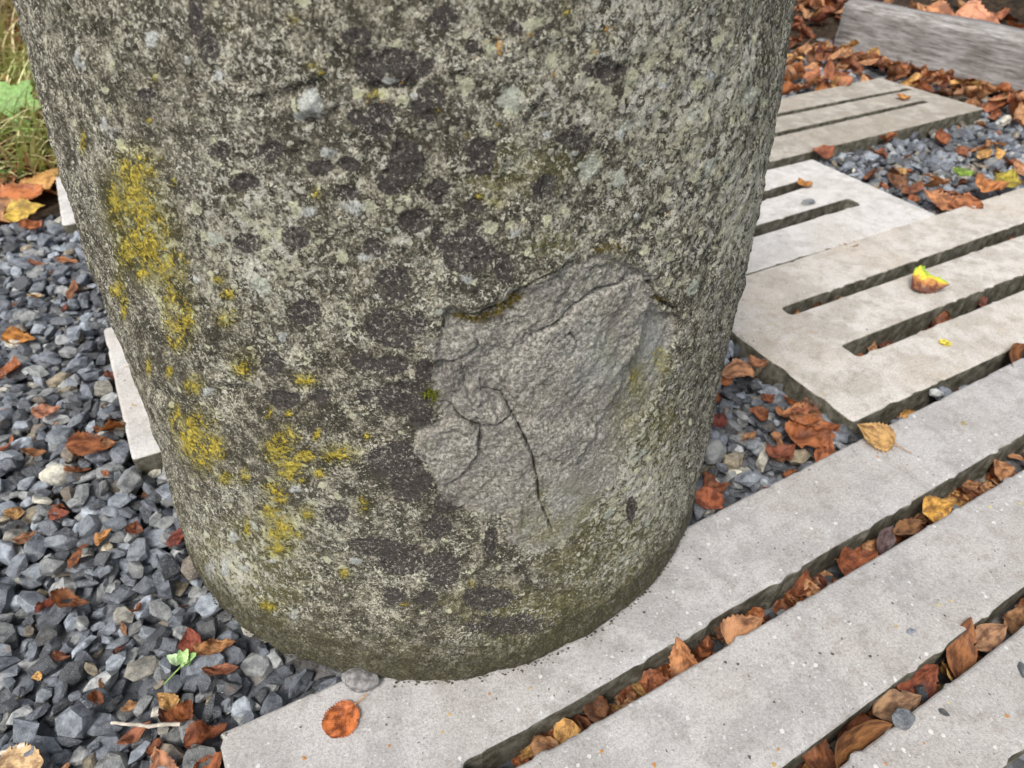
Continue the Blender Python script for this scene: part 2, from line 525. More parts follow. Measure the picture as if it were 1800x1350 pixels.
m_soil = soil_material('dark_leaf_mould', (0.012, 0.010, 0.008), (0.055, 0.036, 0.022))
m_stalk = plain_material('dry_stalk', (0.34, 0.17, 0.06))
m_twig = plain_material('bleached_twig', (0.42, 0.38, 0.32))
m_pebble = plain_material('grey_pebble', (0.17, 0.165, 0.16), 0.75, 0.45, 160)
m_seed = plain_material('seed_scale', (0.5, 0.3, 0.05), 0.6, 0.3, 400, per_object=True)
m_green = plain_material('green_leaf', (0.14, 0.26, 0.06), 0.55, 0.3, 120, per_object=True)
m_grass = plain_material('grass_blade', (0.2, 0.25, 0.06), 0.55, 0.2, 60, attr_tint=True)
m_moss = plain_material('moss', (0.10, 0.095, 0.012), 0.9, 0.5, 900, attr_tint=True)

# ------------------------------------------------------------------ ground
BED = -0.045
gm = mesh_np('ground', [(-150, -150, BED), (150, -150, BED), (150, 150, BED), (-150, 150, BED)], F4=[(0, 1, 2, 3)], smooth=False)
ground = tag(link('ground', gm, m_ground), kind='structure')

# ------------------------------------------------------------------ the standing stone
ZP = np.array([-0.02, 0.0, 0.03, 0.14, 0.24, 0.32, 0.41, 0.48, 0.60, 0.70])
RP = np.array([0.2830, 0.2830, 0.2820, 0.2790, 0.2748, 0.2713, 0.2642, 0.2580, 0.2455, 0.2340])
AZ = np.radians([-8.0, -8.0, -7.9, -7.25, -7.05, -6.9, -6.55, -6.4, -6.2, -6.1])
D0 = 0.576
DP = np.array([0.566, 0.566, 0.569, 0.575, 0.576, 0.576, 0.576, 0.576, 0.576, 0.576])
STONE_TOP = 0.70

def axis_at(z):
    a = np.interp(z, ZP, AZ)
    d = np.interp(z, ZP, DP)
    return d * np.sin(a), d * np.cos(a), np.interp(z, ZP, RP)

PHI0 = math.atan2(-math.cos(R(-7)), -math.sin(R(-7)))     # direction from the stone to the viewer

def on_stone(px, py):
    """(s, z) on the stone's face at a pixel of the photograph; s = arc length from the facing line"""
    d = ray(px, py)
    cx, cy, r = D0 * math.sin(R(-7)), D0 * math.cos(R(-7)), 0.27
    z = 0.25
    t = 0.3
    for _ in range(25):
        cx, cy, r = axis_at(z)
        a = d[0] ** 2 + d[1] ** 2
        b = -2 * (d[0] * cx + d[1] * cy)
        c = cx * cx + cy * cy - r * r
        disc = max(b * b - 4 * a * c, 0.0)
        t = (-b - math.sqrt(disc)) / (2 * a)
        zn = H + d[2] * t
        z = 0.5 * z + 0.5 * min(max(zn, -0.05), 0.75)
    x, y = d[0] * t - cx, d[1] * t - cy
    ph = math.atan2(y, x) - PHI0
    ph = (ph + math.pi) % (2 * math.pi) - math.pi
    return np.array([ph * 0.27, H + d[2] * t])

def build_stone():
    step = 0.00088
    ph_d = R(82)
    nd = int(2 * ph_d * 0.27 / step)
    ph = np.concatenate([np.linspace(-ph_d, ph_d, nd), np.linspace(ph_d, 2 * math.pi - ph_d, 90)[1:-1]])
    zz = np.concatenate([np.linspace(0.0, 0.49, int(0.49 / step)), np.linspace(0.49, STONE_TOP, 50)[1:]])
    nph, nz = len(ph), len(zz)
    P, Z = np.meshgrid(ph, zz)
    P, Z = P.ravel(), Z.ravel()
    Pc = (P + math.pi) % (2 * math.pi) - math.pi
    s = Pc * 0.27
    cx, cy, r = axis_at(Z)
    q = np.stack([np.cos(P) * 0.27, np.sin(P) * 0.27, Z], 1)

    def ell(items, soft=1.0):
        f = np.full(len(s), -1.0)
        for it in items:
            px, py, rx, ry = it[:4]
            k = it[4] if len(it) > 4 else 1.0
            rot = R(it[5]) if len(it) > 5 else 0.0
            p0 = on_stone(px, py)
            J = np.stack([on_stone(px + 2, py) - on_stone(px - 2, py), on_stone(px, py + 2) - on_stone(px, py - 2)], 1) / 4
            if abs(np.linalg.det(J)) < 1e-12: continue
            Ji = np.linalg.inv(J)
            dx, dz = s - p0[0], Z - p0[1]
            w = np.hypot(J[0]).max() if False else 0
            a = Ji[0, 0] * dx + Ji[0, 1] * dz
            b = Ji[1, 0] * dx + Ji[1, 1] * dz
            if rot:
                a, b = a * math.cos(rot) + b * math.sin(rot), -a * math.sin(rot) + b * math.cos(rot)
            e = np.sqrt((a / rx) ** 2 + (b / ry) ** 2)
            f = np.maximum(f, np.clip((1 - e) * k, -1, 1))
        return f

    def poly_sd(pts):
        """signed distance (positive inside) to a polygon given in photograph pixels"""
        Q = np.array([on_stone(*p) for p in pts])
        d2 = np.full(len(s), 1e9)
        ins = np.zeros(len(s), bool)
        for i in range(len(Q)):
            a, b = Q[i], Q[(i + 1) % len(Q)]
            e = b - a
            wx, wz = s - a[0], Z - a[1]
            t = np.clip((wx * e[0] + wz * e[1]) / (e @ e + 1e-12), 0, 1)
            d2 = np.minimum(d2, (wx - e[0] * t) ** 2 + (wz - e[1] * t) ** 2)
            c = ((a[1] > Z) != (b[1] > Z)) & (s < (b[0] - a[0]) * (Z - a[1]) / (b[1] - a[1] + 1e-15) + a[0])
            ins ^= c
        return np.where(ins, 1, -1) * np.sqrt(d2)

    def line_d(pts):
        Q = np.array([on_stone(*p) for p in pts])
        d2 = np.full(len(s), 1e9)
        for i in range(len(Q) - 1):
            a, b = Q[i], Q[i + 1]
            e = b - a
            wx, wz = s - a[0], Z - a[1]
            t = np.clip((wx * e[0] + wz * e[1]) / (e @ e + 1e-12), 0, 1)
            d2 = np.minimum(d2, (wx - e[0] * t) ** 2 + (wz - e[1] * t) ** 2)
        return np.sqrt(d2)

    sm = lambda x, a, b: (lambda t: t * t * (3 - 2 * t))(np.clip((x - a) / (b - a), 0, 1))
    wob = noise3(q, 60, 41) * 0.0030 + noise3(q, 160, 42) * 0.0016 + noise3(q, 420, 43) * 0.0008

    # ---- relief of the weathered skin
    h = fbm(q, 6, 3, 1) * 0.0022
    h += fbm(q, 34, 3, 5, 0.55) * 0.0013
    rough = 0.55 + 0.45 * noise3(q, 9, 9)
    h += fbm(q, 150, 4, 12, 0.65) * 0.00062 * (0.6 + rough)
    pit = np.clip(noise3(q, 260, 21) - 0.25, 0, 1)
    h -= pit * 0.0016
    lump = np.clip(noise3(q, 48, 22) - 0.2, 0, 1)
    h += lump * 0.0010

    # ---- broken face
    scar_poly = [(788, 548), (835, 552), (882, 520), (935, 492), (1000, 468), (1060, 450), (1108, 462), (1150, 490), (1168, 535), (1192, 560), (1184, 625), (1162, 695),
                 (1122, 765), (1082, 842), (1042, 892), (1000, 945), (950, 968), (890, 958), (880, 908), (800, 892), (768, 872), (758, 830), (718, 790), (732, 758), (782, 735),
                 (750, 692), (770, 650), (758, 602), (786, 585)]
    sd = poly_sd(scar_poly) + wob
    inside = sm(sd, -0.0035, 0.0045)
    # deeper below the upper lip, coming back to the surface lower down
    lip = poly_sd([(788, 548), (835, 556), (885, 524), (935, 496), (1000, 470), (1060, 452), (1110, 464), (1150, 490), (1175, 530), (1200, 560), (1195, 700), (1100, 760), (900, 740), (760, 650)]) + wob
    depth = 0.0010 + 0.0042 * sm(lip, -0.003, 0.005)
    scar_h = -depth
    # flakes: terraces each with its own small offset
    flakes = [([(930, 500), (1060, 456), (1112, 470), (1100, 500), (1040, 520), (985, 572), (935, 590), (905, 560)], 0.0022),
              ([(985, 575), (1050, 522), (1135, 492), (1150, 520), (1130, 600), (1090, 690), (1010, 820), (960, 800), (900, 700), (905, 650), (945, 600)], 0.0042),
              ([(1138, 548), (1190, 562), (1180, 625), (1150, 690), (1118, 680), (1128, 610)], -0.0012),
              ([(765, 590), (830, 585), (850, 610), (800, 640), (765, 640)], 0.0030),
              ([(850, 560), (900, 545), (930, 590), (900, 625), (860, 610)], 0.0010),
              ([(780, 655), (815, 640), (850, 690), (880, 745), (845, 750), (800, 725)], 0.0030),
              ([(722, 790), (745, 762), (800, 740), (842, 752), (838, 792), (810, 832), (775, 850), (760, 830)], 0.0045),
              ([(850, 755), (905, 740), (940, 800), (955, 870), (975, 935), (905, 945), (890, 905), (830, 880), (800, 850)], 0.0012),
              ([(880, 910), (915, 890), (915, 945), (890, 955)], 0.0034)]
    for pts, k in flakes:
        f = poly_sd(pts) + wob * 0.7
        scar_h = scar_h + k * sm(f, -0.0008, 0.0012)
    # the flat chisel-like streaks run up to the right
    ca, sa = math.cos(R(52)), math.sin(R(52))
    st = np.stack([(s * ca + Z * sa) * 0.35, (-s * sa + Z * ca), Z * 0], 1)
    streak = noise3(st, 110, 31) * 0.0008 + noise3(st, 240, 32) * 0.0005
    ridge = (1 - np.abs(noise3(st, 62, 33))) ** 3 * 0.0005
    chipn = fbm(q, 70, 2, 36)
    chip = (np.floor(chipn * 3) / 3) * 0.0008
    scar_h = scar_h + streak + ridge + chip - 0.0004 + fbm(q, 300, 3, 35, 0.7) * 0.00042
    lipk = np.clip((Z - 0.13) / 0.10, 0.15, 1.0)
    h = h * (1 - inside) + (scar_h * lipk + h * 0.55) * inside

    # ledges and notches of the upper skin
    def ledge(pts, amp, w):
        d = line_d(pts) + np.abs(wob) * 0.5
        return -amp * np.exp(-(d / w) ** 2)
    h += ledge([(455, 178), (510, 166), (540, 152), (565, 150)], 0.0030, 0.0035)
    h += 0.0040 * np.clip(ell([(548, 182, 45, 28)]), 0, 1) ** 0.6
    h += ledge([(640, 152), (720, 154), (790, 150)], 0.0020, 0.003)
    h += ledge([(680, 28), (735, 12), (790, 0)], 0.0025, 0.003)
    h += ledge([(860, 30), (920, 5)], 0.002, 0.003)
    h += ledge([(245, 672), (290, 705), (310, 735)], 0.0055, 0.007)
    h += ledge([(395, 690), (440, 690), (470, 720)], 0.0050, 0.006)
    h += ledge([(370, 660), (420, 668)], 0.003, 0.004)
    h += ledge([(1070, 425), (1120, 405), (1180, 375)], 0.0022, 0.004)
    h += ledge([(205, 395), (222, 440), (240, 475)], 0.0038, 0.004)
    h += ledge([(330, 920), (400, 960)], 0.003, 0.006)
    h -= 0.0035 * np.clip(ell([(1112, 898, 12, 22)]), 0, 1)

    # cracks
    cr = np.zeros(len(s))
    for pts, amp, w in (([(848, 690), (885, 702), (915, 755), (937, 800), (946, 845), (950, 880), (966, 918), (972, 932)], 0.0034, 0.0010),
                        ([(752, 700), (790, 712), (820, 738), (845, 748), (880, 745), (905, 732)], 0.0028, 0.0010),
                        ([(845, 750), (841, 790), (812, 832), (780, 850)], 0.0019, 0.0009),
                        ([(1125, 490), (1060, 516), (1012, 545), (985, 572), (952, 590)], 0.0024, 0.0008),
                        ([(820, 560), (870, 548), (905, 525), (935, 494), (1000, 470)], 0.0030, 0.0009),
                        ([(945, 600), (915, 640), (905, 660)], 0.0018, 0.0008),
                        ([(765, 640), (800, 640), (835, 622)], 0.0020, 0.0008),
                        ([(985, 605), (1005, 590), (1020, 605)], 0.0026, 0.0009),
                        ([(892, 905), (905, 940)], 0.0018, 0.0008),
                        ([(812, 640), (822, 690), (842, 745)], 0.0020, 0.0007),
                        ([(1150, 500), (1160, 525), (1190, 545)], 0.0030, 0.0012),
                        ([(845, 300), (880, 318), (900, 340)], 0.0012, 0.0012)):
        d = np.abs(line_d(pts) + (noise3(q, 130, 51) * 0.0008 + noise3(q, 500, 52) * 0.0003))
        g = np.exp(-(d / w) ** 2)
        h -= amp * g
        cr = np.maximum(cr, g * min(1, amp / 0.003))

    # foot: rounded under
    h -= 0.004 * np.clip(1 - Z / 0.014, 0, 1) ** 2.2
    # shoulder: rounded over
    h -= 0.05 * np.clip((Z - (STONE_TOP - 0.05)) / 0.05, 0, 1) ** 2.5

    # ---- lichen masks
    dark = ell([(690, 118, 66, 34), (753, 178, 28, 28), (663, 213, 24, 30), (625, 207, 15, 15), (713, 287, 30, 38), (687, 320, 24, 22), (770, 337, 20, 22), (843, 275, 26, 34),
                (833, 362, 15, 12), (727, 387, 27, 19), (767, 412, 9, 20), (832, 397, 12, 11), (777, 32, 25, 17), (903, 48, 14, 13), (828, 80, 12, 12), (613, 290, 20, 12),
                (657, 437, 22, 17), (820, 443, 42, 32), (690, 500, 32, 30), (886, 470, 15, 22), (535, 553, 28, 20), (694, 575, 48, 32), (797, 662, 22, 22), (703, 700, 46, 32),
                (695, 813, 52, 30), (722, 845, 32, 34), (592, 905, 20, 14), (650, 960, 36, 16), (702, 983, 40, 28), (777, 1000, 32, 24), (475, 640, 18, 18), (490, 702, 32, 17),
                (638, 635, 20, 14), (783, 884, 20, 16), (770, 929, 24, 22), (863, 951, 12, 24), (693, 1047, 20, 13), (750, 1050, 18, 13), (857, 1053, 42, 18), (370, 83, 18, 26),
                (382, 267, 20, 16), (424, 323, 22, 16), (872, 566, 20, 11), (690, 640, 30, 16), (745, 650, 16, 20), (345, 30, 14, 40, 0.7), (630, 60, 25, 14, 0.5), (470, 270, 25, 15, 0.6),
                (560, 300, 26, 14, 0.6), (610, 340, 18, 14, 0.7), (1112, 898, 9, 20), (430, 430, 22, 16, 0.7), (250, 170, 14, 12, 0.6), (520, 420, 20, 14, 0.5), (960, 330, 20, 18, 0.4),
                (895, 1100, 60, 16, 0.5), (1060, 120, 30, 16, 0.3), (1010, 240, 26, 16, 0.3), (740, 735, 22, 16, 0.7), (640, 700, 16, 14, 0.6), (560, 700, 16, 12, 0.5)])
    yellow = ell([(240, 305, 26, 34, 0.8), (230, 345, 32, 44, 0.7), (203, 350, 14, 40, 0.8), (252, 378, 24, 34), (224, 440, 18, 32), (262, 432, 32, 52, 0.85), (288, 475, 20, 34, 0.9), (300, 520, 14, 30, 0.6), (318, 560, 14, 30, 0.6),
                  (206, 505, 9, 20), (216, 540, 6, 20), (246, 485, 12, 12), (325, 570, 13, 30, 0.8), (310, 605, 14, 12, 0.8), (262, 645, 6, 14), (297, 655, 7, 14), (338, 677, 13, 14),
                  (400, 517, 12, 9, 0.8), (395, 560, 14, 12, 0.6), (385, 495, 10, 8, 0.6), (430, 640, 14, 16, 0.6), (320, 465, 6, 16, 0.5), (300, 570, 10, 24, 0.4),
                  (335, 772, 28, 36), (373, 792, 18, 26), (352, 812, 20, 20, 0.8), (391, 843, 12, 10, 0.8), (305, 735, 10, 18, 0.8), (429, 839, 8, 12, 0.7), (431, 932, 6, 14, 0.8), (330, 745, 16, 16, 0.8),
                  (488, 790, 26, 22), (512, 815, 24, 16), (537, 803, 16, 13), (592, 800, 28, 15), (500, 770, 16, 16, 0.6), (560, 833, 12, 8), (507, 835, 20, 12, 0.9), (530, 845, 10, 6), (472, 903, 18, 15),
                  (537, 905, 13, 14), (490, 935, 24, 22), (523, 943, 10, 8), (490, 965, 20, 12, 0.8), (557, 763, 7, 7), (645, 768, 7, 7), (507, 727, 6, 6), (472, 727, 6, 10),
                  (535, 672, 15, 10, 0.8), (427, 643, 16, 16, 0.6), (480, 860, 14, 14, 0.7), (490, 877, 14, 10, 0.7), (553, 345, 9, 11), (268, 138, 6, 8), (143, 250, 5, 18, 0.9),
                  (302, 323, 6, 8), (255, 215, 4, 4), (563, 128, 6, 5), (655, 166, 12, 6, 0.7), (770, 193, 6, 7, 0.9), (990, 15, 9, 9, 0.8), (475, 1065, 9, 7, 0.9), (463, 1062, 6, 6, 0.8),
                  (605, 1010, 8, 8, 0.7), (829, 1027, 5, 6, 0.9), (712, 1062, 5, 4, 0.8), (548, 115, 8, 4, 0.4), (518, 30, 8, 6, 0.6), (875, 217, 4, 4), (822, 238, 5, 5),
                  (843, 345, 7, 6, 0.7), (870, 355, 9, 7, 0.5), (1130, 670, 6, 9, 0.25), (1172, 640, 5, 9, 0.3), (640, 890, 8, 10, 0.5)])
    orange = ell([(870, 80, 60, 30), (830, 100, 14, 7), (885, 135, 10, 8), (970, 128, 16, 10), (1040, 88, 9, 14), (745, 262, 22, 10), (930, 60, 40, 20), (1060, 50, 20, 20), (1075, 65, 16, 30, .8),
                  (660, 175, 30, 14), (1100, 160, 14, 30, 0.8), (1240, 285, 12, 16, 0.8), (1185, 380, 30, 14, 0.7), (700, 150, 60, 40, .4)])
    pale = ell([(263, 70, 15, 18), (330, 105, 10, 12), (386, 130, 15, 16), (547, 180, 30, 30), (525, 205, 18, 12), (128, 105, 8, 22, 0.8), (140, 120, 7, 14), (1090, 236, 9, 10),
                (495, 595, 10, 12), (575, 270, 20, 12, 0.8), (540, 375, 25, 14, 0.6), (625, 365, 30, 16, 0.6), (340, 495, 10, 8), (232, 360, 8, 9), (520, 860, 14, 8), (685, 143, 20, 8, 0.8),
                (728, 167, 8, 6), (625, 985, 16, 8), (410, 945, 9, 12, 0.9), (395, 1000, 10, 24, 0.7), (370, 1000, 12, 20, 0.6), (430, 1000, 8, 8), (480, 985, 8, 8), (515, 1085, 8, 8), (362, 690, 10, 12, 0.8),
                (820, 490, 14, 12, 0.7), (985, 585, 8, 5, 0.4), (560, 790, 10, 6, 0.4), (1130, 290, 8, 8), (1120, 380, 8, 6), (1165, 150, 12, 10, 0.7), (1245, 130, 12, 16, 0.7), (1010, 270, 10, 8, 0.8),
                (955, 200, 10, 8, 0.8), (960, 235, 10, 12, 0.7), (640, 455, 16, 10, 0.6), (905, 410, 14, 9, 0.6), (660, 520, 8, 8, 0.6), (185, 215, 10, 20, 0.5), (200, 235, 12, 16, 0.4)])
    algae = 0.35 * np.clip(1 - Z / 0.12, 0, 1) + 0.62 * np.clip(ell([(920, 300, 130, 60), (1080, 960, 150, 110), (420, 1020, 110, 120), (1000, 1090, 220, 60), (230, 400, 90, 140, 0.7), (1150, 800, 70, 160, 0.8), (1100, 620, 60, 60, .2), (960, 430, 70, 30, .7)]), 0, 1) ** 0.5
    crust = np.clip(ell([(1250, 300, 260, 420), (470, 430, 200, 140, 0.9), (1150, 900, 120, 200), (1050, 150, 250, 180, 0.7), (430, 1000, 120, 100), (640, 330, 120, 90, .6)]), -0.6, 1)
    foot = np.clip(1 - Z / 0.085, 0, 1) ** 0.9
    bluish = np.clip(ell([(1155, 610, 40, 90), (1060, 640, 80, 90, 0.7), (1000, 880, 60, 60, .5), (545, 185, 40, 30, 0.6), (935, 925, 30, 20, .7)]), 0, 1)
    h += np.clip(yellow, 0, 1) * 0.0007 * (1 + noise3(q, 420, 61)) + 0.0004 * np.clip(pale, 0, 1)
    h -= np.clip(dark, 0, 0.25) * 0.0022

    rr = r + h
    X = cx + np.cos(P + PHI0) * rr
    Y = cy + np.sin(P + PHI0) * rr
    V = np.stack([X, Y, Z], 1)
    idx = np.arange(nph * nz).reshape(nz, nph)
    a = idx[:-1, :]
    b = idx[1:, :]
    F = np.stack([a, np.roll(a, -1, 1), np.roll(b, -1, 1), b], -1).reshape(-1, 4)
    # close the top with a low dome and the bottom with a disc
    top_c, bot_c = len(V), len(V) + 1
    V = np.vstack([V, [[cx[-1], cy[-1], STONE_TOP + 0.012], [cx[0], cy[0], 0.001]]])
    t_ = idx[-1]
    b_ = idx[0]
    F3 = np.vstack([np.stack([t_, np.roll(t_, -1), np.full(nph, top_c)], 1), np.stack([np.roll(b_, -1), b_, np.full(nph, bot_c)], 1)])
    me = mesh_np('standing_stone', V, F4=F, F3=F3)
    pad = lambda x: np.concatenate([x, [0, 0]])
    for n, x in (('dark', dark), ('yellow', yellow), ('orange', orange), ('pale', pale), ('algae', algae), ('crust', crust), ('scar', inside), ('crack', cr), ('foot', foot), ('bluish', bluish)):
        attr(me, n, pad(x))
    grid = (ph, zz, V[:nph * nz].reshape(nz, nph, 3))
    return me, grid

stone_me, stone_grid = build_stone()
stone = tag(link('standing_stone', stone_me, m_stone), 'large upright round stone covered in grey, black and yellow lichen with a broken patch', 'stone')

def stone_point(px, py):
    ph, zz, V = stone_grid
    s, z = on_stone(px, py)
    j = int(np.argmin(np.abs(ph - s / 0.27)))
    i = int(np.argmin(np.abs(zz - z)))
    p = V[i, j]
    n = np.array([math.cos(ph[j] + PHI0), math.sin(ph[j] + PHI0), 0.0])
    return p, n

def moss_tuft(pts, count, length, cols):
    Vs, Fs, T = [], [], []
    k = 0
    for _ in range(count):
        a = random.uniform(0, len(pts) - 1.001)
        i = int(a); f = a - i
        px = pts[i][0] * (1 - f) + pts[i + 1][0] * f + random.gauss(0, pts[i][2])
        py = pts[i][1] * (1 - f) + pts[i + 1][1] * f + random.gauss(0, pts[i][2] * 0.7)
        p, n = stone_point(px, py)
        d = n + np.array([random.gauss(0, 0.6), random.gauss(0, 0.6), random.gauss(0.35, 0.6)])
        d /= np.linalg.norm(d)
        L = length * random.uniform(0.5, 1.2)
        side = np.cross(d, [0.3, 0.5, 0.8]); side /= np.linalg.norm(side)
        up = np.cross(d, side)
        w = 0.00030
        base = p - n * 0.0006
        Vs += [base + side * w, base - side * w * 0.5 + up * w, base - side * w * 0.5 - up * w, base + d * L]
        Fs += [(k, k + 1, k + 3), (k + 1, k + 2, k + 3), (k + 2, k, k + 3)]
        c = random.choice(cols)
        v = random.uniform(0.6, 1.4)
        T += [tuple(x * v for x in c)] * 4
        k += 4
    me = mesh_np('moss', Vs, F3=Fs, smooth=False)
    attr_col(me, 'tint', np.array(T))
    o = link('moss', me, m_moss, stone)
    o['kind'] = 'stuff'
    return o

gold = [(0.16, 0.115, 0.015), (0.11, 0.09, 0.014), (0.07, 0.06, 0.012), (0.25, 0.17, 0.02)]
moss_tuft([(800, 562, 5), (840, 568, 7), (870, 555, 6), (895, 535, 6), (915, 526, 3)], 900, 0.0032, gold)
moss_tuft([(748, 694, 4), (758, 688, 5), (768, 700, 3)], 300, 0.0035, [(0.14, 0.16, 0.015), (0.20, 0.20, 0.02), (0.08, 0.09, 0.012)])
moss_tuft([(940, 815, 1.5), (946, 850, 2), (953, 885, 2), (968, 915, 1.5)], 260, 0.0020, gold + [(0.09, 0.10, 0.015)])
moss_tuft([(1050, 442, 5), (1075, 432, 6), (1100, 440, 3)], 260, 0.0022, gold)
moss_tuft([(1155, 528, 3), (1175, 530, 4)], 140, 0.0020, gold)

# ------------------------------------------------------------------ slotted concrete slabs
def rounded(pts, r, n=4):
    out = []
    m = len(pts)
    for i in range(m):
        p0, p1, p2 = (np.array(pts[(i + k) % m], float) for k in (-1, 0, 1))
        a = (p0 - p1); la = np.linalg.norm(a); a /= la
        b = (p2 - p1); lb = np.linalg.norm(b); b /= lb
        rr = min(r, la * 0.45, lb * 0.45)
        for k in range(n + 1):
            t = k / n
            out.append((1 - t) ** 2 * (p1 + a * rr) + 2 * t * (1 - t) * p1 + t * t * (p1 + b * rr))
    return np.array(out)

def worn(pts, amp, seed, step=0.005):
    """resample a closed outline and chip it a little"""
    out, acc = [], 0.0
    m = len(pts)
    for i in range(m):
        a, b = pts[i], pts[(i + 1) % m]
        L = np.linalg.norm(b - a)
        k = max(1, int(L / step))
        for j in range(k):
            out.append(a + (b - a) * j / k)
    out = np.array(out)
    d = np.roll(out, -1, 0) - np.roll(out, 1, 0)
    nrm = np.stack([d[:, 1], -d[:, 0]], 1)
    nrm /= np.linalg.norm(nrm, axis=1)[:, None] + 1e-12
    P3 = np.concatenate([out, np.zeros((len(out), 1))], 1)
    w = noise3(P3, 45, seed) * 0.30 + noise3(P3, 150, seed + 1) * 0.30
    w -= np.clip(noise3(P3, 90, seed + 2) - 0.42, 0, 1) * 7.0
    return out + nrm * (w * amp)[:, None]

def make_panel(outline, slots, mat, label, group, thick=0.052, u0=None, u1=None, seed=0, top=0.0, amp=0.0008):
    """one slotted slab: a root with its three slats and the bar across each end"""
    b = 0.0042
    cu = bpy.data.curves.new('slab_curve', 'CURVE')
    cu.dimensions = '2D'
    cu.fill_mode = 'BOTH'
    cu.extrude = thick / 2 - b
    cu.bevel_depth = b
    cu.bevel_resolution = 2
    cu.offset = -b
    for k, (pts, rad) in enumerate([(outline, 0.006)] + [(s_, 0.007) for s_ in slots]):
        w = worn(rounded(pts, rad), amp, seed * 10 + k)
        sp = cu.splines.new('POLY')
        sp.points.add(len(w) - 1)
        for q_, p in zip(sp.points, w):
            q_.co = (p[0], p[1], 0, 1)
        sp.use_cyclic_u = True
    tmp = bpy.data.objects.new('slab_curve', cu)
    C.objects.link(tmp)
    dg = bpy.context.evaluated_depsgraph_get()
    me = bpy.data.meshes.new_from_object(tmp.evaluated_get(dg))
    bpy.data.objects.remove(tmp)
    bpy.data.curves.remove(cu)
    bm = bmesh.new()
    bm.from_mesh(me)
    bpy.data.meshes.remove(me)
    bmesh.ops.translate(bm, verts=bm.verts, vec=(0, 0, top - thick / 2))
    bmesh.ops.remove_doubles(bm, verts=bm.verts, dist=1e-5)
    d = np.array(u1) - np.array(u0)
    d = d / np.linalg.norm(d)
    for u in (u0, u1):
        bmesh.ops.bisect_plane(bm, geom=bm.verts[:] + bm.edges[:] + bm.faces[:], dist=1e-6, plane_co=(u[0], u[1], 0), plane_no=(d[0], d[1], 0))
    cen = np.mean(outline, axis=0)
    root = empty('slotted_slab', (cen[0], cen[1], top - thick))
    tag(root, label, 'concrete slab', group)
    a0, a1 = float(np.dot(u0, d)), float(np.dot(u1, d))
    sl_mid = sorted([float(np.dot(np.mean(s_, axis=0), (-d[1], d[0]))) for s_ in slots])
    pieces = {}
    for f in bm.faces:
        c = f.calc_center_median()
        u = c.x * d[0] + c.y * d[1]
        v = -c.x * d[1] + c.y * d[0]
        if u < a0: key = ('end_bar', 0)
        elif u > a1: key = ('end_bar', 1)
        else: key = ('slat', sum(v > x for x in sl_mid))
        pieces.setdefault(key, []).append(f)
    off = root.location
    for key in sorted(pieces):
        vi, V, Fc, mi = {}, [], [], []
        for f in pieces[key]:
            ix = []
            for v in f.verts:
                if v.index not in vi:
                    vi[v.index] = len(V)
                    V.append((v.co.x - off.x, v.co.y - off.y, v.co.z - off.z))
                ix.append(vi[v.index])
            Fc.append(ix)
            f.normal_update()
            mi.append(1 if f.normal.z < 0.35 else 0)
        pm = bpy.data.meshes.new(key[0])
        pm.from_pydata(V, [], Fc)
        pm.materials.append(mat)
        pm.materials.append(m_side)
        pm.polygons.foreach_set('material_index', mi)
        pm.update()
        link(key[0], pm, None, root)
    bm.free()
    return root

def unit(a): 
    a = np.array(a, float)
    return a / np.linalg.norm(a)

PANELS = []      # outlines, for keeping the gravel out
def shift(p, d, k): return np.array(p) + np.array(d) * k

SLABGROUP = 'slotted concrete slabs laid in the gravel'
def slab_from(lowL, lowR, upR, upL, slot_px, mat, label, seed, slot_len=None, top=0.0):
    outline = [np.array(p) for p in (lowL, lowR, upR, upL)]
    PANELS.append(np.array(outline))
    return outline

# front slab (its left end and three slats in view)
dA = unit((math.cos(R(29.3)), math.sin(R(29.3))))
nA = np.array([-dA[1], dA[0]])
p1_ul = at(380, 1290)
p1_up = [at(380, 1290), at(600, 1193), at(1183, 936), at(1800, 625)]
p1_ur = shift(p1_up[-1], unit(p1_up[-1] - p1_up[-2]), 0.25)
def below(p, k): return np.array(p) - nA * k
W1 = 0.312
p1_out = [below(p1_ul, W1) , below(p1_ur, W1), p1_ur, p1_up[2], p1_up[1], p1_ul]
s1u = [at(845, 1322), at(1000, 1239), at(1800, 763)]
s1l = [at(838, 1382), at(1000, 1297), at(1800, 823)]
s2u = [at(1375, 1350), at(1800, 1032)]
s2l = [at(1472, 1350), at(1800, 1099.5)]
U0 = float(np.dot(at(815, 1352), dA)) 
def to_u(a, b, u):   # point on line ab at coordinate u along dA
    ua, ub = np.dot(a, dA), np.dot(b, dA)
    return a + (b - a) * (u - ua) / (ub - ua)
U1 = float(np.dot(p1_ur, dA)) - 0.045
slot1 = [to_u(s1l[0], s1l[1], U0), s1l[1], to_u(s1l[1], s1l[2], U1), to_u(s1u[1], s1u[2], U1), s1u[1], to_u(s1u[0], s1u[1], U0)]
slot2 = [to_u(*s2l, U0), to_u(*s2l, U1), to_u(*s2u, U1), to_u(*s2u, U0)]
PANELS.append(np.array(p1_out))
make_panel(p1_out, [slot1, slot2], m_conc_front, 'pale grey slotted concrete slab across the bottom that the stone overhangs, with an orange leaf on it', SLABGROUP, u0=dA * (U0 + 0.004), u1=dA * (U1 - 0.004), seed=1, amp=0.0008)

def panel4(ul, ur, lr, ll, slots, mat, label, seed, tips, amp=0.0009):
    """rectangular panel from its four corners; tips = the point along it where the slots end"""
    PANELS.append(np.array([ll, lr, ur, ul]))
    d = unit(lr - ll)
    a, b = tips
    make_panel([ll, lr, ur, ul], slots, mat, label, SLABGROUP, u0=d * a, u1=d * b, seed=seed, amp=amp)

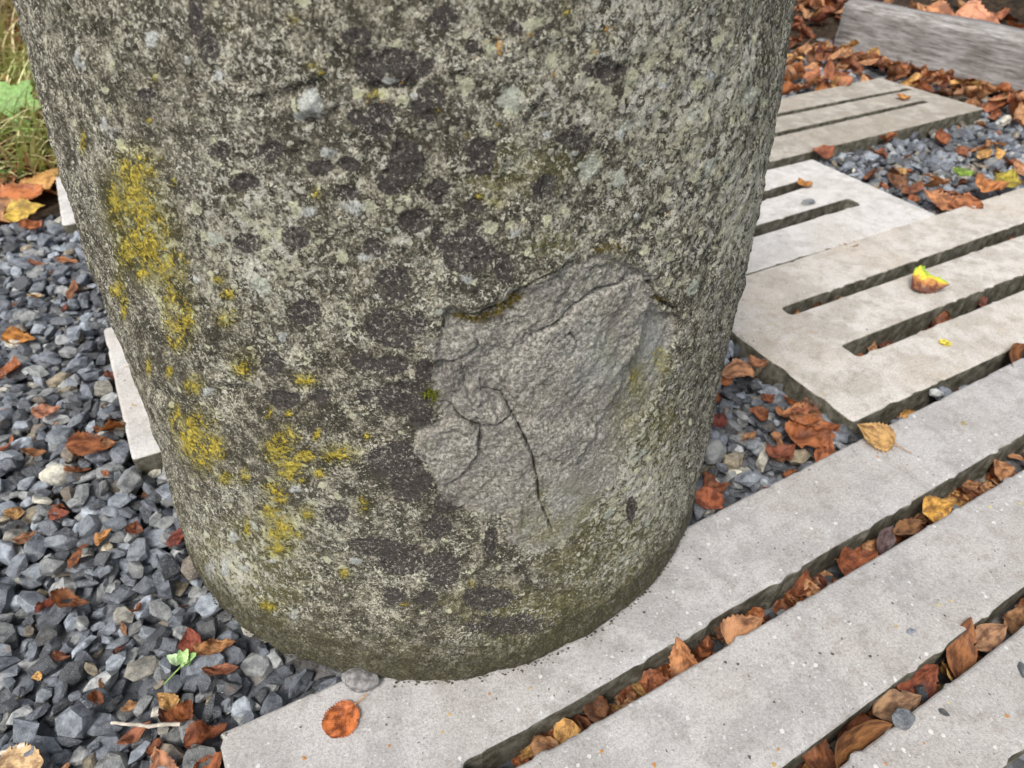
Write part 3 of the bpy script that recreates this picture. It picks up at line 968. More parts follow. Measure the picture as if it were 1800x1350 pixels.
def quad_slot(u_line, l_line, d, ua, ub):
    def q(a, b, u):
        x, y = np.dot(a, d), np.dot(b, d)
        return a + (b - a) * (u - x) / (y - x)
    return [q(*l_line, ua), q(*l_line, ub), q(*u_line, ub), q(*u_line, ua)]

# slab right of the stone
ll, ul = at(1500, 741), at(1200, 518)
d2 = unit((math.cos(R(28.2)), math.sin(R(28.2))))
L2 = 1.36
lr, ur = ll + d2 * L2, ul + d2 * L2 - np.array([-d2[1], d2[0]]) * 0.008
ta, tb = float(np.dot(at(1385, 549), d2)), float(np.dot(lr, d2)) - 0.07
ta2 = float(np.dot(at(1494, 616), d2))
sA2 = sA = quad_slot((at(1377, 538), at(1800, 390)), (at(1387, 554), at(1800, 411)), d2, ta, tb)
sB2 = sB = quad_slot((at(1478, 606), at(1800, 480)), (at(1507, 627), at(1800, 508)), d2, ta2, tb)
panel4(ul, ur, lr, ll, [sA, sB], m_conc_mid, 'beige grey slotted concrete slab right of the stone with a yellow and brown leaf on it', 2, (max(ta, ta2) + 0.006, tb - 0.006))

# whitish slab running behind the stone
lr, ur = at(1650, 378), at(1428, 279)
ll, ul = at(231, 808), at(180, 577)
d3 = unit(lr - ll)
tb = float(np.dot(at(1415, 321), d3)); tb2 = float(np.dot(at(1505, 353), d3))
ta = float(np.dot(ll, d3)) + 0.07
sA = quad_slot((at(1331, 338), at(1407, 316)), (at(1331, 355), at(1412, 329)), d3, ta, tb)
sB = quad_slot((at(1353, 388), at(1495, 346)), (at(1353, 407), at(1505, 361)), d3, ta, tb2)
panel4(ul, ur, lr, ll, [sA, sB], m_conc_white, 'whitish slotted concrete slab passing behind the stone, its left end beside the gravel', 3, (ta + 0.006, min(tb, tb2) - 0.006))

# dull slab beyond it
lr, ur = at(1731, 190), at(1547, 136)
d4 = unit((math.cos(R(28.2)), math.sin(R(28.2))))
ll, ul = lr - d4 * 1.02, ur - d4 * 1.02
tb = float(np.dot(at(1612, 158), d4)); tb2 = float(np.dot(at(1630, 177), d4))
ta = float(np.dot(ll, d4)) + 0.07
sA = quad_slot((at(1360, 199), at(1562, 160)), (at(1360, 206), at(1562, 165)), d4, ta, tb)
sB = quad_slot((at(1353, 234), at(1627, 174)), (at(1353, 242), at(1627, 180)), d4, ta, tb2)
panel4(ul, ur, lr, ll, [sA, sB], m_conc_dull, 'dull grey slotted concrete slab in front of the weathered timber beam', 4, (ta + 0.006, min(tb, tb2) - 0.006))

# slab far left, mostly hidden by the stone
ll, ul = at(108, 396), at(96, 309)
d5 = unit((math.cos(R(28.5)), math.sin(R(28.5))))
lr, ur = ll + d5 * 0.95, ul + d5 * 0.95
n5 = np.array([-d5[1], d5[0]])
w5 = float(np.linalg.norm(ul - ll))
ta, tb = float(np.dot(ll, d5)) + 0.09, float(np.dot(lr, d5)) - 0.07
sl = []
for f in (0.33, 0.64):
    m = ll + (ul - ll) * f
    sl.append([m + d5 * (ta - np.dot(m, d5)), m + d5 * (tb - np.dot(m, d5)), m + n5 * 0.02 + d5 * (tb - np.dot(m, d5)), m + n5 * 0.02 + d5 * (ta - np.dot(m, d5))])
panel4(ul, ur, lr, ll, sl, m_conc_white, 'white corner of a concrete slab half hidden by the stone beside the grass', 5, (ta + 0.006, tb - 0.006))

# ------------------------------------------------------------------ timber beam and the soil behind it
b0, b1 = at(1484, 101, -0.035), at(1790, 180, -0.035)
db = unit(b1 - b0)
b0 = b0 - db * 0.055
nb = np.array([-db[1], db[0]])      # away from the viewer
if nb[1] < 0: nb = -nb
BL, BW, BH = 2.2, 0.075, 0.160
def beam_mesh():
    nx, ny, nz = 90, 8, 10
    bm = bmesh.new()
    bmesh.ops.create_cube(bm, size=1)
    bmesh.ops.scale(bm, vec=(BL, BW, BH), verts=bm.verts)
    bmesh.ops.bevel(bm, geom=[e for e in bm.edges], offset=0.009, segments=3, affect='EDGES')
    for k in range(1, 40):
        bmesh.ops.bisect_plane(bm, geom=bm.verts[:] + bm.edges[:] + bm.faces[:], plane_co=(-BL / 2 + BL * k / 40, 0, 0), plane_no=(1, 0, 0))
    for k in range(1, 6):
        bmesh.ops.bisect_plane(bm, geom=bm.verts[:] + bm.edges[:] + bm.faces[:], plane_co=(0, 0, -BH / 2 + BH * k / 6), plane_no=(0, 0, 1))
    P_ = np.array([v.co[:] for v in bm.verts])
    q_ = P_ * np.array([0.25, 1, 1])
    dn = fbm(q_, 22, 3, 71) * 0.0028
    for v, k in zip(bm.verts, dn):
        v.co.y += k
        v.co.z += k * 0.9
    me = bpy.data.meshes.new('timber_beam')
    bm.to_mesh(me)
    bm.free()
    for p in me.polygons: p.use_smooth = True
    return me
beam = link('timber_beam', beam_mesh(), m_wood)
bc = b0 + db * (BL / 2) + nb * (BW / 2)
beam.location = (bc[0], bc[1], -0.035 + BH / 2 - 0.004)
beam.rotation_euler = (0, 0, math.atan2(db[1], db[0]))
tag(beam, 'weathered silver grey timber beam lying on edge among brown leaves', 'timber beam')

def soil_sheet(name, fn, x0, x1, y0, y1, step, seed, amp=0.012):
    xs = np.arange(x0, x1, step); ys = np.arange(y0, y1, step)
    X, Y = np.meshgrid(xs, ys)
    P_ = np.stack([X.ravel(), Y.ravel(), np.zeros(X.size)], 1)
    z = fn(P_[:, 0], P_[:, 1]) + fbm(P_, 9, 4, seed) * amp
    P_[:, 2] = z
    n_, m_ = len(ys), len(xs)
    idx = np.arange(n_ * m_).reshape(n_, m_)
    F = np.stack([idx[:-1, :-1], idx[:-1, 1:], idx[1:, 1:], idx[1:, :-1]], -1).reshape(-1, 4)
    return mesh_np(name, P_, F4=F)

def soil_h(x, y):
    """soil: hidden below the grit near the slabs, rising behind the beam and at the grassy edge"""
    d = (x - b0[0]) * nb[0] + (y - b0[1]) * nb[1]              # distance behind the beam's face
    t1 = np.clip((d - 0.04) / 0.05, 0, 1) * np.clip(((x - b0[0]) * db[0] + (y - b0[1]) * db[1]) / 0.12 + 0.2, 0, 1)
    back = 0.115 * t1 + 0.10 * np.clip((d - 0.15) / 0.8, 0, 1.0)
    far = 0.03 * np.clip((y - 2.25) / 0.2, 0, 1)
    g0, g1 = at(0, 395), at(140, 345)
    e = unit(g1 - g0); ne = np.array([-e[1], e[0]])
    dl = (x - g0[0]) * ne[0] + (y - g0[1]) * ne[1]
    left = np.where(x < -0.5, 0.035 * np.clip((dl + 0.02) / 0.10, 0, 1), 0)
    return -0.07 + back + far + left
soil = tag(link('soil', soil_sheet('soil', soil_h, -2.6, 4.2, 0.6, 5.2, 0.03, 81), m_soil), kind='structure')

# ------------------------------------------------------------------ loose slate
GX0, GX1, GY0, GY1, GS = -1.75, 2.2, -0.35, 2.35, 0.002
NX, NY = int((GX1 - GX0) / GS), int((GY1 - GY0) / GS)
HM = np.full((NY, NX), BED)
gx = GX0 + (np.arange(NX) + 0.5) * GS
gy = GY0 + (np.arange(NY) + 0.5) * GS
BLOCK = np.zeros((NY, NX), bool)
GXX, GYY = np.meshgrid(gx, gy)
def poly_mask(poly, grow=0.0):
    ins = np.zeros(GXX.shape, bool)
    m = len(poly)
    for i in range(m):
        a, b = poly[i], poly[(i + 1) % m]
        if a[1] == b[1]: continue
        ins ^= ((a[1] > GYY) != (b[1] > GYY)) & (GXX < (b[0] - a[0]) * (GYY - a[1]) / (b[1] - a[1]) + a[0])
    return ins
SLAB = np.zeros((NY, NX), bool)
for pl in PANELS: SLAB |= poly_mask(pl)
SLOT = np.zeros((NY, NX), bool)
for s_ in (slot1, slot2, sA2, sB2): SLOT |= poly_mask(s_)
BLOCK |= SLAB
scx, scy, _ = axis_at(0.0)
BLOCK |= (GXX - scx) ** 2 + (GYY - scy) ** 2 < 0.264 ** 2
beam_poly = [b0, b0 + db * BL, b0 + db * BL + nb * BW, b0 + nb * BW]
BLOCK |= poly_mask(beam_poly)
SOILH = soil_h(GXX, GYY)
HM = np.maximum(HM, SOILH)
HM[SLAB & ~SLOT] = -0.022

def chip_proto(seed, bevel=True):
    rnd = random.Random(seed)
    a, b, c = 1.0, rnd.uniform(0.46, 0.82), rnd.uniform(0.17, 0.42)
    bm = bmesh.new()
    nr = rnd.randint(4, 6)
    a0 = rnd.uniform(0, 6.28)
    tx, ty = rnd.uniform(-0.35, 0.35) * c, rnd.uniform(-0.35, 0.35) * c
    for lev, k0 in ((1, rnd.uniform(0.62, 0.95)), (-1, rnd.uniform(0.75, 1.0)), (rnd.uniform(-0.4, 0.4), 1.0)):
        for i in range(nr if abs(lev) == 1 else 4):
            th = a0 + 2 * math.pi * (i + rnd.uniform(-0.33, 0.33)) / (nr if abs(lev) == 1 else 4)
            k = k0 * rnd.uniform(0.82, 1.05)
            x, y = a * k * math.cos(th), b * k * math.sin(th)
            bm.verts.new((x, y, c * lev * rnd.uniform(0.85, 1.0) + tx * x + ty * y))
    r_ = bmesh.ops.convex_hull(bm, input=bm.verts)
    for v in [v for v in bm.verts if not v.link_faces]: bm.verts.remove(v)
    bmesh.ops.dissolve_limit(bm, angle_limit=R(9), verts=bm.verts[:], edges=bm.edges[:])
    if bevel: bmesh.ops.bevel(bm, geom=bm.edges[:], offset=0.038, segments=1, affect='EDGES', profile=0.6)
    bmesh.ops.triangulate(bm, faces=bm.faces[:])
    bmesh.ops.recalc_face_normals(bm, faces=bm.faces[:])
    V = np.array([v.co[:] for v in bm.verts])
    bm.verts.index_update()
    F = np.array([[v.index for v in f.verts] for f in bm.faces])
    bm.free()
    return V, F, (a, b, c)
PROTO = [chip_proto(100 + k) for k in range(26)]
PLAIN = [chip_proto(100 + k, False) for k in range(26)]

def rot_to(n, ang):
    z = np.array(n) / np.linalg.norm(n)
    x = np.array([math.cos(ang), math.sin(ang), 0.0])
    x = x - z * (x @ z)
    x /= np.linalg.norm(x)
    return np.stack([x, np.cross(z, x), z], 1)

def drop(x, y, ra, rb, ang, thick, tilt, update=True, q=0.80):
    """rest a flat piece on the height map; returns its centre height and normal"""
    r = max(ra, rb)
    i0, i1 = int((y - r - GY0) / GS), int((y + r - GY0) / GS) + 1
    j0, j1 = int((x - r - GX0) / GS), int((x + r - GX0) / GS) + 1
    if i0 < 0 or j0 < 0 or i1 >= NY or j1 >= NX: return None
    X, Y = GXX[i0:i1, j0:j1] - x, GYY[i0:i1, j0:j1] - y
    u = X * math.cos(ang) + Y * math.sin(ang)
    v = -X * math.sin(ang) + Y * math.cos(ang)
    m = (u / ra) ** 2 + (v / rb) ** 2 < 1
    if m.sum() < 6: return None
    hh = HM[i0:i1, j0:j1]
    hm_ = hh[m]
    A = np.stack([X[m], Y[m], np.ones(m.sum())], 1)
    co, *_ = np.linalg.lstsq(A, hm_, rcond=None)
    sl = np.clip(co[:2], -0.5, 0.5) + np.array([random.gauss(0, tilt), random.gauss(0, tilt)])
    n = np.array([-sl[0], -sl[1], 1.0])
    n /= np.linalg.norm(n)
    plane = sl[0] * X + sl[1] * Y
    base = np.quantile(hm_ - plane[m], q)
    if update:
        tz = plane + base + 2 * thick * np.sqrt(np.clip(1 - (u / ra) ** 2 - (v / rb) ** 2, 0, 1)) ** 0.6
        hh[m] = np.maximum(hm_, tz[m])
    return base + thick, n

def in_view(x, y, mx=150, my=150):
    px, py = proj(x, y, -0.02)
    return -mx < px < 1800 + mx and -60 < py < 1350 + my

SLATE = [((0.100, 0.112, 0.132), 5), ((0.145, 0.162, 0.188), 5), ((0.055, 0.060, 0.068), 4.5), ((0.21, 0.235, 0.265), 3.5), ((0.17, 0.178, 0.178), 3), ((0.27, 0.28, 0.28), 1.6), ((0.26, 0.22, 0.15), 0.7), ((0.15, 0.125, 0.095), 0.9), ((0.34, 0.325, 0.275), 0.7)]
def slate_col():
    c = random.choices([s_[0] for s_ in SLATE], [s_[1] for s_ in SLATE])[0]
    k = random.uniform(0.55, 1.35)
    return tuple(v * k for v in c)

gravel_zone = lambda x, y: ((x < 0.2 and SOILH[min(max(int((y - GY0) / GS), 0), NY - 1), min(max(int((x - GX0) / GS), 0), NX - 1)] < -0.055)
                            or (x >= 0.2 and (y < 2.05 or x < 1.0)))
chips = []
tries = 0
def try_chip(x, y, size, lift=0.0, flat=1.0):
    k = random.randrange(len(PROTO))
    V, F, (a, b, c) = PROTO[k]
    sx, sy, sz = size, size * random.uniform(0.8, 1.15), size * random.uniform(0.8, 1.2) * flat
    ang = random.uniform(0, 2 * math.pi)
    res = drop(x, y, a * sx * 0.9, b * sy * 0.9, ang, c * sz * 0.8, 0.20)
    if res is None: return False
    z, n = res
    if z > 0.005 or (z > -0.004 and not ok_spot(x, y, size * 0.8)): return False
    chips.append((k, np.array([x, y, z + lift]), rot_to(n, ang), np.array([sx, sy, sz]), slate_col()))
    return True

def ok_spot(x, y, grow):  # clear of slabs, stone and beam
    i, j = int((y - GY0) / GS), int((x - GX0) / GS)
    g_ = int(grow / GS)
    if i - g_ < 0 or j - g_ < 0 or i + g_ >= NY or j + g_ >= NX: return False
    return not (BLOCK[i, j] or BLOCK[i - g_, j] or BLOCK[i + g_, j] or BLOCK[i, j - g_] or BLOCK[i, j + g_])

TARGET_TOP = -0.004
areas = [(-1.3, 0.05, 0.12, 1.36, 6200), (0.10, 0.60, 0.40, 0.98, 1100), (0.55, 2.12, 1.05, 2.3, 6200), (-1.7, 0.1, -0.30, 0.25, 3000), (-1.7, -0.9, 0.2, 1.3, 2000), (-0.95, 0.62, 0.85, 2.3, 3500), (0.0, 1.9, -0.30, 0.75, 2600), (-0.66, -0.26, 0.40, 0.66, 700), (-0.95, -0.6, 0.95, 1.15, 350)]
for (xa, xb, ya, yb, n_) in areas:
    for it in range(n_):
        best = None
        for _ in range(4):
            x, y = random.uniform(xa, xb), random.uniform(ya, yb)
            if not ok_spot(x, y, 0.006): continue
            if not gravel_zone(x, y): continue
            hgt = HM[int((y - GY0) / GS), int((x - GX0) / GS)]
            if best is None or hgt < best[0]: best = (hgt, x, y)
        if best is None or best[0] > TARGET_TOP - 0.006: continue
        size = 0.0102 * math.exp(random.gauss(0, 0.38)) + (0.0022 if it > n_ * 0.3 else 0)
        # keep the piece clear of slab edges
        while size > 0.0065 and not ok_spot(best[1], best[2], size * 0.45): size *= 0.88
        try_chip(best[1], best[2], min(size, 0.0195))

def px_size(x, y, z, s_):
    dep = y * CP - (z - H) * SP
    return s_ * FPX / dep
order = sorted(range(len(chips)), key=lambda k: -px_size(*chips[k][1], chips[k][3][0]) - 2500 * (chips[k][1][2] + 0.03) if in_view(chips[k][1][0], chips[k][1][1], 0, 0) else 0)
named = set(order[:292])
bed = tag(empty('gravel_bed', (0, 0, BED)), kind='structure')
chip_meshes = []
for V, F, _ in PROTO:
    me = mesh_np('slate_chip', V, F3=F, smooth=False)
    me.materials.append(m_slate)
    chip_meshes.append(me)
for k in sorted(named):
    p, loc, rot, sc, col = chips[k]
    o = bpy.data.objects.new('slate_chip', chip_meshes[p])
    C.objects.link(o)
    M4 = Matrix.LocRotScale(Vector(loc - np.array([0, 0, BED])), Matrix(rot.tolist()).to_quaternion(), Vector(sc))
    o.parent = bed
    o.matrix_local = M4
    o.color = (*col, 1)
Vs, Fs, Ts, Sd, base = [], [], [], [], 0
for k in range(len(chips)):
    if k in named: continue
    p, loc, rot, sc, col = chips[k]
    V, F, _ = PLAIN[p]
    W = (V * sc) @ rot.T + loc - np.array([0, 0, BED])
    Vs.append(W); Fs.append(F + base); base += len(V)
    Ts.append(np.tile(col, (len(V), 1)))
    Sd.append(np.tile(RNG.random(3), (len(V), 1)))
me = mesh_np('slate_gravel', np.vstack(Vs), F3=np.vstack(Fs), smooth=False)
attr_col(me, 'tint', np.vstack(Ts))
attr_col(me, 'seed', np.vstack(Sd))
o = link('slate_gravel', me, m_slates, bed)
o['kind'] = 'stuff'
print('chips', len(chips), 'tris', sum(len(f) for f in Fs))

# ------------------------------------------------------------------ leaves
def leaf_mesh(kind, seed, curl=0.5, bend=0.3, rough=0.05, n=16, m=5, asym=0.0, stalk=0.0, roll=0.0):
    """unit-length leaf along +x, base at -0.5; curl folds the sides up, bend arches it, roll twists the tip"""
    rnd = random.Random(seed)
    Vs, UV = [], []
    wmax = {'birch': 0.40, 'oval': 0.26, 'round': 0.46, 'long': 0.20}[kind]
    for i in range(n + 1):
        t = i / n
        if kind == 'birch': w = wmax * (math.sin(math.pi * t ** 0.62) ** 0.85) * (1 - 0.18 * t)
        elif kind == 'round': w = wmax * math.sqrt(max(0, 1 - (2 * t - 1) ** 2)) ** 0.9
        else: w = wmax * math.sin(math.pi * t ** 0.9) ** 0.9
        for j in range(-m, m + 1):
            f = j / m
            ww = w * (1 + asym * (f > 0))
            ser = 0
            if abs(j) == m and 0 < i < n:
                ser = (0.10 if i % 2 else -0.05) * (1 if kind in ('birch', 'round') else 0.2) * rnd.uniform(0.5, 1.5)
                if rnd.random() < 0.10: ser -= 0.30 * rnd.random()
            y = f * ww * (1 + ser)
            Vs.append([t - 0.5, y, 0.0]); UV.append((t, 0.5 + f * 0.5))
    P_ = np.array(Vs)
    x, y = P_[:, 0].copy(), P_[:, 1].copy()
    off = np.array([rnd.uniform(0, 50)] * 3)
    nz = noise3(P_ + off, 3.0, seed) * rough * 1.6 + noise3(P_ + off, 8.0, seed + 1) * rough * 0.7
    # fold across
    if abs(curl) > 1e-4:
        kx = curl * (1 + 0.5 * np.sin(x * 4 + rnd.uniform(0, 6)))
        a = y * kx * 3.2
        rad = 1 / (kx * 3.2 + 1e-6)
        y, z = np.sin(a) * rad, (1 - np.cos(a)) * rad
    else:
        z = np.zeros_like(x)
    z = z + nz
    if abs(bend) > 1e-4:
        th = x * bend * 2.4
        rad = 1 / (bend * 2.4)
        x2 = np.sin(th) * (rad - z)
        z = rad - np.cos(th) * (rad - z)
        x = x2
    if roll:
        a = (x + 0.5) * roll
        y, z = y * np.cos(a) - z * np.sin(a), y * np.sin(a) + z * np.cos(a)
    P_ = np.stack([x, y, z], 1)
    P_[:, 2] -= np.quantile(P_[:, 2], 0.08)
    c = 2 * m + 1
    idx = np.arange((n + 1) * c).reshape(n + 1, c)
    F = np.stack([idx[:-1, :-1], idx[1:, :-1], idx[1:, 1:], idx[:-1, 1:]], -1).reshape(-1, 4)
    return P_, F, np.array(UV)

def finish_leaf(name, P_, F, UV, mat):
    me = mesh_np(name, P_, F4=F)
    uv = me.uv_layers.new(name='UVMap')
    lv = np.zeros(len(me.loops), np.int32)
    me.loops.foreach_get('vertex_index', lv)
    uv.data.foreach_set('uv', UV[lv].astype(np.float32).ravel())
    if mat: me.materials.append(mat)
    return me

def tube(pts, radii, sides=6):
    V, F = [], []
    pts = [np.array(p, float) for p in pts]
    for i, p in enumerate(pts):
        d = pts[min(i + 1, len(pts) - 1)] - pts[max(i - 1, 0)]
        d /= np.linalg.norm(d) + 1e-12
        a = np.cross(d, [0.31, 0.2, 0.93]); a /= np.linalg.norm(a)
        b = np.cross(d, a)
        for k in range(sides):
            t = 2 * math.pi * k / sides
            V.append(p + (a * math.cos(t) + b * math.sin(t)) * radii[i])
    for i in range(len(pts) - 1):
        for k in range(sides):
            F.append((i * sides + k, i * sides + (k + 1) % sides, (i + 1) * sides + (k + 1) % sides, (i + 1) * sides + k))
    return np.array(V), np.array(F)

def place_leaf(px, py, z, L, kind, heading, col, label, seed, curl=0.4, bend=0.3, rough=0.05, tilt=(0, 0), group=None, stalk=0.0, roll=0.0, mat=None, asym=0.0, n=22, m=7, name='fallen_leaf', ground=False):
    """one leaf built on its own, set down where it lies"""
    P_, F, UV = leaf_mesh(kind, seed, curl, bend, rough, n, m, asym, 0, roll)
    me = finish_leaf(name, P_ * L, F, UV, mat or m_leaf)
    o = link(name, me)
    p = at(px, py, z)
    n_ = np.array([math.sin(R(tilt[0])), math.sin(R(tilt[1])), 0.0]); n_[2] = math.sqrt(max(0.05, 1 - n_ @ n_))
    o.matrix_world = Matrix.LocRotScale(Vector((p[0], p[1], z)), Matrix(rot_to(n_, R(heading)).tolist()).to_quaternion(), Vector((1, 1, 1)))
    if ground:
        mw = np.array(o.matrix_world)
        zz = (P_ * L) @ mw[2, :3] + mw[2, 3]
        m_ = o.matrix_world.copy()
        m_[2][3] += 0.0006 - float(zz.min())
        o.matrix_world = m_
    o.color = (col[0] * 0.86, col[1] * 0.92, col[2] * 1.0, 1) if mat is None else (*col, 1)
    tag(o, label, 'leaf', group)
    if stalk:
        q0 = P_[m] * L
        pts = [q0 + np.array([-stalk * t, stalk * 0.18 * math.sin(t * 2.0), stalk * 0.10 * t]) for t in np.linspace(-0.05, 1, 7)]
        V, F2 = tube(pts, np.linspace(0.0006, 0.0004, 7))
        link('stalk', mesh_np('stalk', V, F4=F2), m_stalk, o)
    return o

RUST, ORANGE, TAN, OCHRE, BROWN, DARKRED = (0.24, 0.088, 0.042), (0.38, 0.145, 0.06), (0.44, 0.25, 0.135), (0.48, 0.29, 0.11), (0.14, 0.066, 0.034), (0.125, 0.045, 0.032)
G_SLOT = 'dry leaves caught in the slots of the front slab'
place_leaf(600, 1266, 0.0015, 0.0305, 'round', 232, (0.56, 0.165, 0.05), 'round orange brown leaf with dark spots and a stalk on the front slab', 301, 0.18, 0.14, 0.035, stalk=0.012, n=30, m=9, ground=True)
place_leaf(1628, 503, 0.004, 0.056, 'birch', -22, (1, 1, 1), 'half yellow and half brown leaf lying on the beige slab', 302, 0.20, 0.15, 0.10, mat=m_twotone, tilt=(-3, -27), n=15, asym=0.15, ground=True)
place_leaf(1537, 764, 0.010, 0.047, 'birch', 150, (0.52, 0.31, 0.12), 'pale ochre toothed leaf leaning against the corner of the beige slab', 303, 0.10, 0.15, 0.03, tilt=(4, -24), stalk=0.02)
place_leaf(1502, 1304, -0.004, 0.074, 'oval', 30, (0.24, 0.105, 0.040), 'curled glossy brown oval leaf standing in the nearest slot beside a slate chip', 304, 0.75, 0.55, 0.015, tilt=(26, -42), n=30, m=9)
place_leaf(1782, 628, -0.004, 0.070, 'oval', 52, (0.24, 0.095, 0.035), 'smooth brown leaf standing up in the gap at the right edge of the photo', 305, 0.30, 0.30, 0.02, tilt=(34, -30), n=24)
place_leaf(1203, 1158, -0.010, 0.040, 'birch', 68, (0.52, 0.23, 0.10), 'upright orange tan leaf with a torn tip poking out of the middle slot', 306, 0.45, 0.12, 0.04, tilt=(-40, -38))
place_leaf(1307, 1108, -0.006, 0.046, 'birch', 33, (0.45, 0.22, 0.11), 'toothed tan leaf lying along the middle slot edge', 307, 0.25, 0.15, 0.04, tilt=(14, -32))
place_leaf(1502, 992, -0.010, 0.052, 'birch', 30, (0.27, 0.085, 0.035), 'crumpled red brown leaf in the slot between the front slats', 308, 0.65, 0.35, 0.10, tilt=(10, -22))
place_leaf(1594, 928, -0.006, 0.040, 'oval', 25, (0.22, 0.105, 0.045), 'brown leaf rolled into a tube beside the yellow ochre leaf in the slot', 309, 1.5, 0.2, 0.02, tilt=(0, -10))
place_leaf(1648, 893, -0.002, 0.038, 'birch', 20, (0.60, 0.32, 0.07), 'yellow ochre leaf sticking out of the slot beside the rolled leaf', 310, 0.25, 0.2, 0.05, tilt=(5, -26))
place_leaf(1556, 948, -0.012, 0.034, 'oval', 60, (0.13, 0.085, 0.085), 'purplish grey withered leaf in the slot left of the rolled leaf', 311, 0.4, 0.3, 0.04, tilt=(0, -30))
place_leaf(1690, 1142, -0.012, 0.062, 'long', 62, (0.30, 0.12, 0.045), 'long folded brown leaf lying across the nearest slot', 312, 0.9, 0.3, 0.03, tilt=(-8, -20))
place_leaf(1735, 1120, -0.010, 0.044, 'oval', 28, (0.37, 0.20, 0.11), 'dull tan leaf at the upper end of the nearest slot', 313, 0.35, 0.3, 0.04, tilt=(0, -20))
place_leaf(1612, 1196, -0.018, 0.050, 'birch', 30, (0.30, 0.09, 0.045), 'dark red brown leaf deep in the nearest slot above the black chip', 314, 0.4, 0.25, 0.05, tilt=(0, -10))
place_leaf(1575, 1240, -0.014, 0.048, 'oval', 18, (0.42, 0.25, 0.14), 'pale tan flat leaf in the nearest slot behind the curled glossy leaf', 315, 0.2, 0.2, 0.03, tilt=(0, -14))
place_leaf(1440, 1330, -0.016, 0.040, 'birch', 70, (0.26, 0.10, 0.045), 'small brown leaf at the bottom of the nearest slot below the curled glossy leaf', 316, 0.6, 0.4, 0.08)
place_leaf(1540, 1320, -0.018, 0.045, 'birch', 110, (0.33, 0.13, 0.055), 'veined brown leaf under the curled glossy leaf in the nearest slot', 317, 0.4, 0.3, 0.05)
place_leaf(1412, 322, 0.004, 0.040, 'birch', 100, (0.55, 0.25, 0.07), 'small orange leaf at the end of the upper slot of the whitish slab', 318, 0.6, 0.3, 0.06)
place_leaf(1590, 172, 0.004, 0.045, 'birch', 20, (0.55, 0.25, 0.07), 'small orange leaf in the slot of the dull slab', 319, 0.5, 0.3, 0.06)
place_leaf(1495, 430, -0.004, 0.034, 'birch', 60, (0.45, 0.18, 0.06), 'small orange leaf stuck in the upper slot of the beige slab', 3191, 0.6, 0.3, 0.06)  # upper slot, far part
place_leaf(1430, 766, -0.006, 0.070, 'birch', 20, (0.33, 0.11, 0.04), 'big crumpled rust brown leaf heap piece against the corner of the beige slab', 320, 0.45, 0.3, 0.12, tilt=(0, -12))
place_leaf(1400, 735, -0.004, 0.056, 'birch', 160, (0.40, 0.17, 0.075), 'folded reddish leaf resting on slate chips left of the big rust leaf', 321, 0.55, 0.4, 0.10)
place_leaf(1450, 800, -0.006, 0.050, 'oval', 70, (0.36, 0.12, 0.045), 'shiny rust leaf between the slate chips and the front slab', 322, 0.3, 0.3, 0.06, tilt=(0, -15))
place_leaf(1372, 800, -0.008, 0.044, 'birch', 30, (0.24, 0.075, 0.04), 'dark red leaf on the slate chips right of the stone', 323, 0.5, 0.4, 0.08)
place_leaf(1292, 655, -0.006, 0.050, 'birch', 200, (0.50, 0.24, 0.12), 'pinkish tan leaf on slate chips close to the right side of the stone', 324, 0.25, 0.2, 0.05)
place_leaf(1333, 640, -0.006, 0.034, 'birch', 20, (0.45, 0.20, 0.10), 'small tan leaf beside the pinkish leaf under the beige slab edge', 325, 0.6, 0.3, 0.06)
place_leaf(1262, 745, -0.008, 0.040, 'oval', 60, (0.20, 0.05, 0.035), 'dark red leaf touching the right side of the stone', 326, 0.5, 0.3, 0.06)
place_leaf(1246, 880, -0.006, 0.034, 'round', 80, (0.42, 0.13, 0.06), 'orange red round leaf at the foot of the stone beside the front slab', 327, 0.3, 0.3, 0.04)
place_leaf(1358, 868, -0.008, 0.026, 'oval', 140, (0.26, 0.06, 0.04), 'small deep red leaf beside the edge of the front slab', 328, 0.6, 0.3, 0.06)

